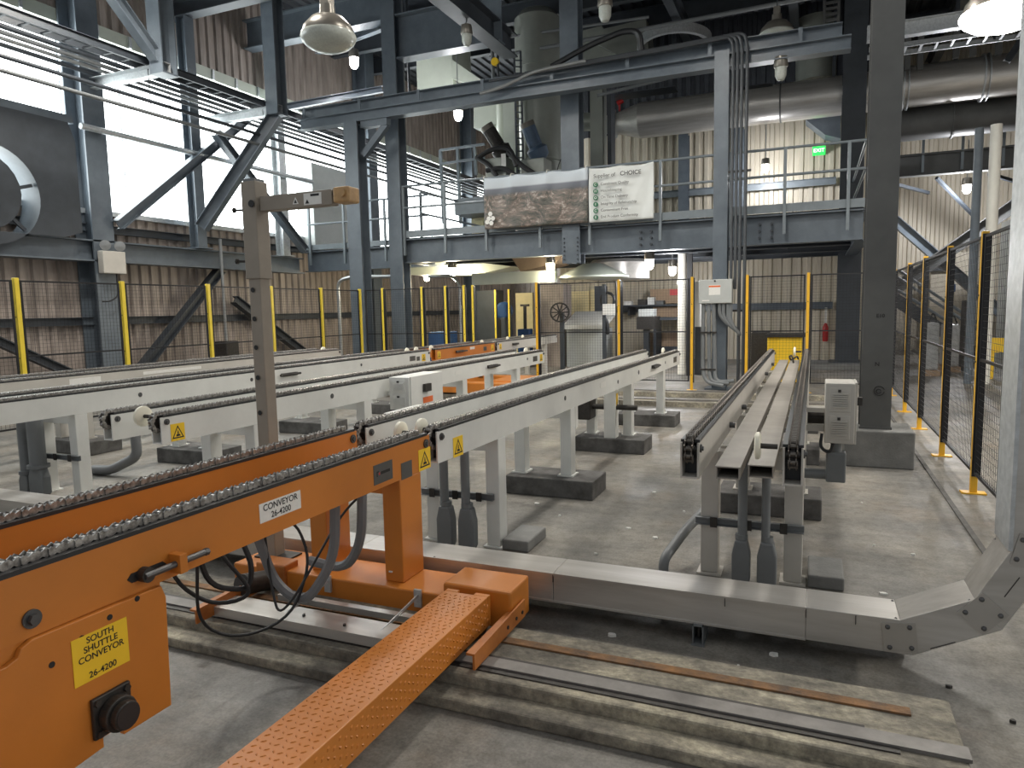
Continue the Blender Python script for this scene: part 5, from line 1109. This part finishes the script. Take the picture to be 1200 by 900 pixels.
# ================================================================ FAR SHUTTLE AND FAR CONVEYOR
fs = thing('shuttle_conveyor', 'far orange shuttle conveyor beyond the end of the grey conveyors', 'shuttle', (-6.05, 10.82, 0))
beam_unit(fs, 2.5, 0.0, 'orange', chain_m='chain', near=False, far=False); beam_unit(fs, 2.5, -0.475, 'orange', near=False, far=False)
warn(fs, (0.0005, 0.12, 0.84), 0.11, 0.12, local=True); warn(fs, (0.0005, 2.38, 0.84), 0.11, 0.12, local=True)
MB().box(0.0004, 0.002, 1.35, 1.55, 0.86, 0.91).build('number_plate', 'label_w', fs, local=True); MB().box(0.0004, 0.002, 1.95, 2.1, 0.80, 0.88).build('maker_plate', 'plate', fs, local=True)
MB().box(0.0, 0.04, 0.75, 1.0, 0.835, 0.875).cyl((0.04, 0.7, 0.855), (0.04, 1.15, 0.855), 0.014, 8).build('chain_tensioner', 'iron', fs, local=True)
for x in (0, -0.475):
    for y in (0.9, 1.9): MB().box(x-0.11, x, y, y+0.2, 0.26, 0.75).build('leg', 'orange', fs, local=True)
MB().box(-0.9, 1.25, 0.6, 0.9, 0.11, 0.30).build('sill_beam', 'orange', fs, local=True, bev=0.01); MB().box(-0.9, 1.25, 1.9, 2.2, 0.11, 0.30).build('sill_beam', 'orange', fs, local=True, bev=0.01)
MB().box(0.6, 1.2, 0.9, 1.9, 0.14, 0.32).build('tread_arm', 'orange', fs, local=True, bev=0.01)
disc_roller(fs, -0.2, 2.3, 0.94); disc_roller(fs, -0.2, 0.2, 0.94)
cN = conveyor('short grey chain conveyor beyond the far orange shuttle at the fence opening', -6.05, 13.45, 17.2, 'beige', [(14.2, 0), (16.4, 0)])
warn(cN, (0.0005, 0.16, 0.84), 0.11, 0.12, local=True); disc_roller(cN, -0.2, 1.0, 0.95); disc_roller(cN, -0.2, 1.9, 0.95)
MB().box(0.0, 0.04, 0.8, 1.1, 0.835, 0.875).build('chain_tensioner', 'iron', cN, local=True)

# ================================================================ MACHINES UNDER THE MEZZANINE
t = thing('operator_console', 'grey operator console with a slanted top behind the wire fence', 'console', (-5.6, 18.6, 0))
x0, x1 = -6.25, -5.2
MB().box(x0, x1, 18.55, 19.5, 0, 1.05).build('body', 'box_grey', t, bev=0.01)
MB().prism([(18.35, 1.05), (19.55, 1.42), (19.55, 1.52), (18.35, 1.15)], 'x', x0-0.05, x1+0.1).build('slanted_top', 'box_white', t)  # whiter than the body: light on the top put into its colour
MB().box(x0+0.1, x1-0.1, 18.54, 18.55, 0.1, 0.95).build('door', 'box_grey', t)
t = thing('spoked_wheel', 'dark spoked belt wheel on a guard frame behind the console', 'wheel', tuple(gy(655, 430, 17.6)))
c = gy(656, 366, 17.6)
MB().lathe([(0.22, -0.04), (0.26, -0.04), (0.26, 0.04), (0.22, 0.04), (0.22, -0.04)], c, (0.25, -1, 0), 32).build('rim', 'iron', t, smooth=True)
for k in range(10):
    a = k*math.pi/5; MB().bar(c, c+V(math.cos(a)*0.97, math.cos(a)*0.25, math.sin(a)).normalized()*0.225, 0.03, 0.03).build('spoke', 'iron', t)
MB().cyl(c+V(-0.02, 0.1, 0), c+V(0.03, -0.1, 0), 0.05, 12).build('hub', 'iron', t)
MB().box(c.x-0.05, c.x+0.05, c.y+0.12, c.y+0.22, 0.0, c.z).build('support', 'steel_d', t)
def pb(name, x0, y0, x1, y1, Y, dep, m, label, cat, floor=False, **k):
    a = gy(x0, y1, Y); b = gy(x1, y0, Y); return solo(MB().box(a.x, b.x, Y, Y+dep, 0.0 if floor else a.z, b.z), name, m, label, cat, **k)
pb('brown_machine_casing', 629, 333, 660, 430, 18.6, 0.7, 'corr_brown', 'dark brown machine casing behind the spoked wheel', 'machine casing', True)
pb('lit_panel', 669, 341, 690, 385, 21.8, 0.14, 'yglow', 'pale yellow wall panel behind the operator console', 'panel')
pb('lit_panel', 692, 339, 697, 372, 21.8, 0.14, 'yglow', 'narrow yellow wall panel right of the wider yellow panel', 'panel')
pb('dark_cabinet', 697, 335, 706, 385, 19.6, 0.5, 'steel_d', 'tall dark cabinet between the yellow panel and the white notice', 'cabinet', True)
pb('notice_board', 706, 356, 721, 369, 17.2, 0.1, 'label_w', 'small white notice fixed on the frame above the console', 'notice')
pb('frame_post', 706, 333, 709, 420, 17.3, 0.1, 'steel_d', 'thin dark frame post behind the white notice', 'post', True)
solo(MB().tube([gy(712+8*math.cos(k/12*6.28), 352+9*math.sin(k/12*6.28), 17.4) for k in range(13)], 0.035, 8), 'hose_reel', 'rubber', 'coiled black hose above the white notice', 'hose')
solo(MB().tube(rounded([gy(707, 385, 17.38), gy(713, 392, 17.38), gy(711, 376, 17.38), gy(707, 372, 17.38)], 0.3), 0.05, 8), 'drop_hose', 'rubber', 'black hose looping above the slanted console top', 'hose')
# workbench, shelf and boards by the back wall
wb_ = thing('wall_shelf', 'dark wall shelf with small parts on the back wall under the mezzanine', 'shelf', tuple(gy(745, 360, 20.6)))
a, b = gy(727, 358, 20.6), gy(795, 356, 20.6); MB().box(a.x, b.x, 20.6, 21.2, a.z-0.04, a.z).build('board', 'steel_d', wb_)
for q in (a.x+0.1, b.x-0.1): MB().box(q, q+0.05, 21.1, 21.9, a.z-0.3, a.z-0.04).build('bracket', 'steel_d', wb_)
z = a.z
for k, (u, w_, h, m, lb) in enumerate(((0.06, 0.22, 0.12, 'label_w', 'white parts tray on the wall shelf'), (0.30, 0.25, 0.16, 'iron', 'dark tool box on the wall shelf'), (0.47, 0.2, 0.22, 'box_white', 'white carton on the wall shelf'), (0.62, 0.22, 0.12, 'steel_l', 'grey tray at the end of the wall shelf'))):
    x = a.x+(b.x-a.x)*u; solo(MB().box(x, x+w_, 20.62, 20.87, z, z+h), 'shelf_item', m, lb, 'container', bev=0.01)
pb('brown_board', 762, 338, 795, 356, 20.9, 0.06, 'card', 'brown cardboard sheet above the wall shelf', 'board')
o = pb('red_sign', 785, 339, 796, 346, 20.85, 0.02, 'red', 'small red and white sign on the brown cardboard sheet', 'sign')
pb('brown_board', 758, 390, 796, 404, 20.9, 0.06, 'card', 'brown cardboard sheet leaning below the workbench', 'board', True)
pb('brown_board', 765, 359, 795, 372, 20.9, 0.06, 'card', 'brown cardboard sheet between shelf and workbench', 'board')
t = thing('workbench', 'dark steel workbench under the brown cardboard sheets', 'workbench', tuple(gy(770, 400, 20.0)))
a, b = gy(766, 372, 20.0), gy(800, 370, 20.0); MB().box(a.x, b.x, 19.9, 20.8, a.z-0.08, a.z).build('worktop', 'steel_d', t)
for x in (a.x, b.x-0.08): MB().box(x, x+0.08, 19.95, 20.75, 0, a.z-0.08).build('leg', 'steel_d', t)
MB().box(a.x, b.x, 20.7, 20.75, 0.3, 0.45).build('back_rail', 'steel_d', t)
t = pb('dark_machine', 746, 371, 768, 386, 18.5, 0.6, 'iron', 'black control box standing before the workbench', 'control box')
t = pb('grey_machine', 748, 362, 765, 371, 18.6, 0.5, 'box_grey', 'grey housing on top of the black control box', 'housing')
pb('box_stand', 754, 386, 760, 425, 18.7, 0.2, 'steel_d', 'dark stand under the black control box', 'stand', True)
t = thing('white_column_pipe', 'white vertical pipe rising to the mezzanine next to the black cable riser', 'pipe', (*gy(799, 430, 17.0).xy, 0))
x = gy(799, 400, 17.0).x; MB().cyl((x, 17, 0), (x, 17, 2.9), 0.10, 14).build('pipe', 'white', t, smooth=True); MB().cyl((x, 17, 2.1), (x, 17, 2.25), 0.125, 14).build('collar', 'white', t, smooth=True)
x = gy(807.5, 400, 16.6).x; solo(MB().box(x-0.06, x+0.06, 16.6, 16.7, 0, 2.8), 'cable_riser', 'rubber', 'black cable riser right of the white vertical pipe', 'riser')
pb('electrical_cabinet', 812, 330, 826, 383, 16.8, 0.15, 'box_white', 'white electrical panel behind the grey junction box', 'panel')
pb('panel_stand', 814, 383, 826, 430, 16.85, 0.1, 'steel_d', 'dark stand under the white electrical panel', 'stand', True)
# hoppers hanging under the mezzanine
a = gy(695, 318, 16.6)
solo(MB().lathe([(0.12, -0.1), (0.25, 0.0), (0.85, -0.30), (0.85, -0.34), (0.1, -0.36)][1:], (a.x, 16.6, a.z+0.18), (0, 0, 1), 28), 'cone_hood', 'pale', 'shallow pale cone hood hanging under the mezzanine', 'hood', smooth=True)
a, b = gy(683, 326, 16.9), gy(763, 303, 16.9)
solo(MB().lathe([(0.78, 0), (0.78, 0.42), (0.7, 0.5)], ((a.x+b.x)/2*1.07, 18.4, a.z), (0, 0, 1), 32), 'round_bin', 'stainless', 'round stainless bin bottom hanging under the mezzanine', 'bin', smooth=True)
a, b = gy(553, 334, 15.9), gy(650, 324, 15.9)
solo(MB().box(a.x, b.x, 15.9, 16.1, a.z, a.z+0.28), 'lit_beam', 'pale', 'pale cross beam under the mezzanine lit by warm lamps', 'beam')
a = [gy(*q_, 16.3) for q_ in ((600, 303), (660, 299), (650, 309), (610, 318))]
solo(MB().prism([(v.x, v.z) for v in a], 'y', 16.3, 17.3), 'chute', 'card', 'tan sloping chute under the mezzanine beside the warm lamp', 'chute')
a = [gy(*q_, 17.0) for q_ in ((476, 306), (545, 306), (600, 312), (560, 322), (476, 322))]
t = thing('feed_pan', 'broad pale pan hung under the mezzanine near the corner column', 'pan', (a[0].x, 17.0, a[4].z))
MB().prism([(v.x, v.z) for v in a], 'y', 17.0, 18.0).build('pan', 'pale', t)
for x in (-9.0+0.4, -8.0): MB().cyl((x, 17.5, 2.6), (x, 17.5, 3.33), 0.02, 6).build('hanger_rod', 'steel_d', t)
# left background: blue bin, wall pipe loop, brass valve
pb('blue_bin', 502, 389, 524, 412, 17.0, 0.6, 'bin_blue', 'blue plastic bin behind the far yellow-post fence', 'bin', True, bev=0.02)
solo(MB().tube(rounded([(-11.6, 15.6, 0), (-11.6, 15.6, 2.45), (-11.2, 15.6, 2.55), (-9.5, 15.6, 2.5)], 0.25), 0.05, 8), 'wall_pipe', 'conduit_l', 'pale pipe bending under the mezzanine edge behind the corner column', 'pipe', smooth=True)
solo(MB().tube(rounded([(-9.2, 16.2, 2.5), (-8.5, 16.2, 2.5), (-8.3, 16.2, 2.3), (-8.3, 16.2, 0)], 0.25), 0.04, 8), 'wall_pipe', 'conduit_l', 'pale pipe dropping to the floor right of the corner column', 'pipe', smooth=True)
t = pb('machine_casing', 560, 340, 580, 412, 18.5, 0.6, 'steel_d', 'dark blue machine casing between the bright yellow posts', 'machine casing', True)
t = solo(MB().lathe([(0.2, 0), (0.24, 0.04), (0.24, 0.2), (0.18, 0.25)], gy(592, 364, 18.0), (0.2, -1, 0), 24), 'fan_motor', 'bin_blue', 'round blue motor between the bright yellow posts', 'motor', smooth=True)
pb('motor_stand', 588, 372, 597, 415, 17.75, 0.2, 'steel_d', 'dark stand under the round blue motor', 'stand', True)
pb('lit_panel', 605, 343, 624, 395, 19.5, 0.1, 'yglow', 'pale wall panel behind the blue jack stand', 'panel', True)
t = thing('jack_stand', 'dark blue jack stand before the pale wall panel', 'jack', (*gy(615, 405, 18.5).xy, 0))
p = gy(615, 400, 18.5); MB().box(p.x-0.18, p.x+0.18, 18.4, 18.7, 0, p.z+0.35).build('base', 'bin_blue', t, bev=0.03); MB().cyl((p.x, 18.55, p.z+0.35), (p.x, 18.55, p.z+1.0), 0.05, 8).build('rod', 'iron', t); MB().box(p.x-0.12, p.x+0.12, 18.5, 18.6, p.z+0.98, p.z+1.04).build('head', 'iron', t)
# dark wheel pump near left fence
t = thing('wall_valve', 'black valve assembly on the wall behind the left fence', 'valve', (-12.9, 12.9, 0.4))
MB().box(-13.1, -12.7, 12.7, 13.1, 0.4, 1.0).build('body', 'iron', t, bev=0.03); MB().cyl((-12.9, 12.9, 0), (-12.9, 12.9, 3.4), 0.035, 8).build('pipe', 'conduit_l', t)
# yellow bin and items behind the tray conveyor
t = thing('yellow_bin', 'yellow steel bin behind the far end of the tray conveyor', 'bin', (*gy(918, 415, 15.5).xy, 0))
a, b = gy(899, 415, 15.5), gy(940, 395, 15.5); MB().box(a.x, b.x, 15.5, 16.3, 0.0, b.z).build('body', 'label_y', t, bev=0.015); MB().box(a.x-0.04, b.x+0.06, 15.44, 16.36, b.z, b.z+0.06).build('rim', 'iron', t)
pb('dark_rack', 880, 390, 900, 408, 16.5, 0.8, 'iron', 'dark rack with rods left of the yellow bin', 'rack', True)
t = thing('fire_extinguisher', 'red fire extinguisher hung beside the dark far column', 'fire extinguisher', tuple(gy(967, 400, 21.82)))
p = gy(967, 400, 21.82); MB().lathe([(0.06, 0), (0.075, 0.03), (0.075, 0.40), (0.03, 0.52)], p, (0, 0, 1), 14).build('cylinder', 'red', t, smooth=True); MB().box(p.x-0.03, p.x+0.03, p.y-0.03, p.y+0.03, p.z+0.5, p.z+0.95).build('valve_head', 'label_w', t)
t = thing('concrete_plinth', 'pale concrete plinth at the foot of the dark far column', 'plinth', (0.3, 19.0, 0))
MB().box(-1.6, 1.35, 18.7, 20.3, 0, 0.12).build('plinth', 'pedestal', t)

# ================================================================ BEYOND THE RIGHT FENCE
_a, _b = gy(1048, 258, 24), gy(1148, 345, 24)
brace(_a+(_b-_a)*((1.6-_a.x)/(_b.x-_a.x)), _a+(_b-_a)*((0.12-_a.z)/(_b.z-_a.z)), 0.28, 'dark diagonal brace of the X bracing beyond the right fence, falling to the right', 'steel')
_a, _b = gy(1215, 222, 23.4), gy(1050, 338, 23.4)
brace(_a, _a+(_b-_a)*((1.62-_a.x)/(_b.x-_a.x)), 0.34, 'pale-edged diagonal brace of the X bracing beyond the right fence, rising to the right', 'steel_l')
for x, y0, m, lb, rr in ((1148, 150, 'steel', 'blue-grey standpipe beyond the right fence', 0.10), (1168, 146, 'white', 'white standpipe beyond the right fence', 0.13)):
    a = gy(x, y0, 16.0); solo(MB().cyl((a.x, 16.0, 0), (a.x, 16.0, a.z), rr*0.75, 14), 'standpipe', m, lb, 'pipe', smooth=True)
wk = thing('far_walkway', 'dark high walkway with bolted beam and railing beyond the right columns', 'walkway', (4, 21.5, 5.0))
a, b = gy(1055, 196, 22.2), gy(1215, 188, 22.2)
MB().ibeam((1.5, 22.2, a.z), (9.0, 22.2, a.z), 0.3, 0.55, 0.03).build('edge_beam', 'steel_l', wk)
MB().box(1.5, 9.0, 22.2, 24.5, a.z+0.28, a.z+0.32).build('deck_plate', 'steel_d', wk)
for k in range(8): MB().bar((1.7+k*0.9, 22.1, a.z-0.2), (1.7+k*0.9, 22.1, a.z+1.4), 0.06, 0.06).build('rail_post', 'rail', wk)
for z in (0.85, 1.4): MB().cyl((1.5, 22.1, a.z+z), (9.0, 22.1, a.z+z), 0.03, 8).build('handrail', 'rail', wk)
for k in range(6): MB().bar((1.8+k*1.2, 22.6, a.z-0.3), (3.0+k*1.2, 24.0, a.z-1.3 if k % 2 else a.z-0.5), 0.08, 0.08).build('truss_bar', 'steel_d', wk)
MB().box(1.45, 2.0, 21.9, 22.1, a.z-0.55, a.z+0.0).build('end_bracket', 'steel_l', wk)
fs_ = thing('stair_flight', 'stair flight with sloping handrails beyond the right fence', 'stair', (3.0, 20.5, 0))
for (p0, p1) in (((1052, 316), (1148, 380)), ((1052, 340), (1148, 400)), ((1052, 325), (1148, 388))): MB().tube([gy(*p0, 20.5), gy(*p1, 20.5)], 0.035, 8).build('handrail', 'rail', fs_)
MB().bar(gy(1048, 350, 20.6), gy(1160, 425, 20.6), 0.06, 0.3).build('stringer', 'steel_d', fs_)
for k in range(6):
    q = gy(1052, 350, 20.7).lerp(gy(1150, 418, 20.7), k/5); MB().box(q.x-0.14, q.x+0.14, 20.7, 21.6, q.z-0.02, q.z+0.02).build('tread', 'steel_d', fs_)
pb('wall_door', 1088, 295, 1142, 392, 25.5, 0.3, 'corr_beige', 'beige panel door with a small notice beyond the stair handrails', 'door', True)
pb('door_notice', 1115, 333, 1120, 342, 25.4, 0.1, 'bin_blue', 'small blue notice on the beige panel door', 'notice')
pb('wall_rail', 1085, 311, 1120, 318, 25.35, 0.15, 'steel_d', 'dark bar above the beige panel door', 'bar')
for k, (x0, x1, y0, y1, lb) in enumerate(((1084, 1102, 378, 432, 'film-wrapped pallet load nearer the hall column'), (1106, 1126, 380, 430, 'film-wrapped pallet load nearer the white standpipe'))):
    t = thing('wrapped_pallet', lb+' beyond the right fence', 'pallet load', (*gy((x0+x1)/2, y1, 17.5+k).xy, 0))
    a = gy(x0, y1, 17.5+k); b = gy(x1, y0, 17.5+k); MB().box(a.x, b.x, 17.5+k, 18.2+k, 0.12, b.z).build('wrapped_load', 'wrap', t, bev=0.05); MB().box(a.x-0.03, b.x+0.03, 17.45+k, 18.25+k, 0.0, 0.12).build('pallet', 'card', t)
    MB().tube(rounded([(a.x+0.05, 17.6+k, b.z), ((a.x+b.x)/2, 17.6+k, b.z+0.25), (b.x-0.05, 17.6+k, b.z)], 0.2), 0.02, 6).build('lifting_loop', 'rubber', t)
t = thing('yellow_guard', 'yellow guard rail on legs beyond the right fence', 'guard', (*gy(1170, 420, 17.0).xy, 0))
a, b = gy(1158, 413, 17.0), gy(1192, 396, 17.0); MB().box(a.x, b.x, 17.0, 17.1, a.z, b.z).build('rail', 'label_y', t)
for x in (a.x+0.05, b.x-0.1): MB().box(x, x+0.06, 17.02, 17.08, 0, a.z).build('leg', 'label_y', t)
pb('tall_machine', 1178, 255, 1200, 420, 19.0, 1.0, 'box_grey', 'tall grey machine frame beyond the standpipes', 'machine', True)
pb('tall_machine', 1128, 352, 1140, 410, 18.8, 0.4, 'iron', 'slim dark pump beside the standpipes', 'pump', True)
# cable ladder and roof steel at top right
lt = thing('cable_ladder', 'hanging cable ladder tray under the roof right of the hall column', 'cable ladder', (4, 18, 7.7))
a = gy(1060, 52, 18.0); z = a.z
for y in (18.0, 18.55): MB().box(1.0, 6.5, y, y+0.04, z-0.05, z+0.05).build('side_rail', 'galv', lt)
for k in range(18): MB().box(1.1+k*0.3, 1.15+k*0.3, 18.04, 18.55, z-0.03, z).build('rung', 'galv', lt)
for x in (1.6, 3.4, 5.2): MB().box(x, x+0.05, 18.55, 18.6, z, 9.3).build('hanger', 'steel_d', lt)
a = gy(1060, 34, 17.0); solo(MB().ibeam((0.9, 17.0, a.z), (8.8, 17.0, a.z), 0.2, 0.3, 0.02), 'roof_beam', 'galv', 'pale roof beam just above the hanging cable ladder', 'beam')
for x0, y0, x1, y1, lb in ((1180, 72, 1208, 30, 'dark diagonal roof tie right of the cable ladder'),):
    brace(gy(x0, y0, 19.4), gy(x1, y1, 19.4), 0.14, lb, 'steel_d')
ORD5 = ('first', 'second', 'third', 'fourth', 'fifth')
for k, (x, y0, y1) in enumerate(((1063, 55, 82), (1078, 60, 82), (1120, 45, 68), (1140, 47, 66), (1170, 44, 64))):
    a, b = gy(x, y1, 19.6), gy(x, y0, 19.6); solo(MB().bar((a.x, 19.6, a.z), (a.x, 19.6, b.z+0.6), 0.12, 0.12), 'roof_strut', 'steel_l', ORD5[k]+' short strut above the large pipe counting from the hall column', 'strut', 'struts above the large pipe')
# extra dark clutter between the roof joists above the overhead beam
for k, (x0, y0, x1, y1, rr, lb) in enumerate(((605, 62, 1000, -12, 0.05, 'long conduit running under the roof above the dust collector'), (480, 60, 760, 20, 0.035, 'thin conduit under the roof beside the deep girder'), (700, 112, 838, 78, 0.04, 'conduit running just above the large process pipe'))):
    solo(MB().cyl(gy(x0, y0, 17.5), gy(x1, y1, 17.5), rr, 8), 'roof_conduit', 'conduit', lb, 'conduit', smooth=True)
for k, (x0, y0, x1, y1, Y, m, lb) in enumerate(((713, 100, 790, 112, 19.8, 'steel_d', 'dark service platform above the process pipe reducer'), (838, 96, 905, 106, 19.8, 'roof', 'dark service platform right of the grey post above the process pipe'))):
    pb('service_platform', x0, y0, x1, y1, Y, 0.6, m, lb, 'platform')
t = thing('roof_louvre', 'dark louvre panel high beside the dark far column', 'louvre', tuple(gy(975, 28, 19.0)))
a, b = gy(964, 28, 19.0), gy(985, 0, 19.0)
for x in (a.x, b.x-0.06): MB().box(x, x+0.06, 19.0, 19.1, a.z, b.z+0.5).build('stile', 'steel_l', t)
for k in range(8): MB().box(a.x, b.x, 19.02, 19.08, a.z+0.05+k*0.13, a.z+0.10+k*0.13).build('blade', 'steel_l', t)
for k, (x0, x1, Y, m, lb) in enumerate(((692, 706, 18.8, 'tank', 'grey-green pipe casing right of the banner column'), (712, 716, 18.6, 'steel_d', 'dark upright by the pipe casing right of the banner column'))):
    a = gy(x0, 195, Y); b = gy(x1, 100, Y); solo(MB().box(a.x, b.x, Y, Y+0.4, 3.36, b.z+0.4), 'pipe_casing', m, lb, 'casing')
# ================================================================ SCRAPS ON THE FLOOR
random.seed(11)
for (x, y, s_) in ((767, 578, 0.03), (737, 620, 0.03), (768, 631, 0.03), (698, 650, 0.02), (656, 605, 0.02), (802, 600, 0.02), (1035, 697, 0.03), (716, 745, 0.035), (906, 768, 0.03), (865, 782, 0.012), (1010, 590, 0.015), (1025, 640, 0.015), (1070, 651, 0.02), (629, 591, 0.035), (1112, 806, 0.02), (1187, 847, 0.02)):
    p = gz(x, y, 0); a = random.random()*3; s_ *= 0.75
    pts = [(p.x+math.cos(a+k*1.05)*s_*random.uniform(0.5, 1.1), p.y+math.sin(a+k*1.05)*s_*random.uniform(0.4, 0.8)) for k in range(6)]
    solo(MB().prism(pts, 'z', 0.0, 0.012), 'floor_scrap', 'label_w' if x not in (1112, 1187) else 'iron', 'small pale chip of debris lying on the concrete floor' if x not in (1112, 1187) else 'small dark chip of debris lying on the concrete floor', 'debris', 'chips on the floor' if x not in (1112, 1187) else 'dark chips on the floor')

# thin vertical service pipes near the corner column and the tank
for k, (x, y0, y1, Y, rr, m, lb) in enumerate(((474, 66, 118, 15.6, 0.03, 'conduit_l', 'thin pale riser pipe just right of the corner column'), (480, 64, 116, 15.7, 0.035, 'steel_d', 'thin dark riser pipe between the corner column and the rectangular duct'),
        (578, 40, 100, 17.4, 0.05, 'conduit', 'grey riser pipe left of the tall tank near the roof'), (584, 42, 98, 17.4, 0.035, 'conduit_d', 'dark riser pipe next to the grey riser pipe left of the tall tank'))):
    a = gy(x, y1, Y); solo(MB().cyl((a.x, Y, a.z), (a.x, Y, ZR), rr, 8), 'riser_pipe', m, lb, 'pipe', smooth=True)
a = gy(577, 70, 17.2); solo(MB().lathe([(0.03, -0.05), (0.10, -0.05), (0.10, 0.05), (0.03, 0.05)], (a.x, 17.38, a.z), (0, -1, 0), 14), 'valve_wheel', 'label_y', 'small yellow valve wheel on the grey riser pipe', 'valve')
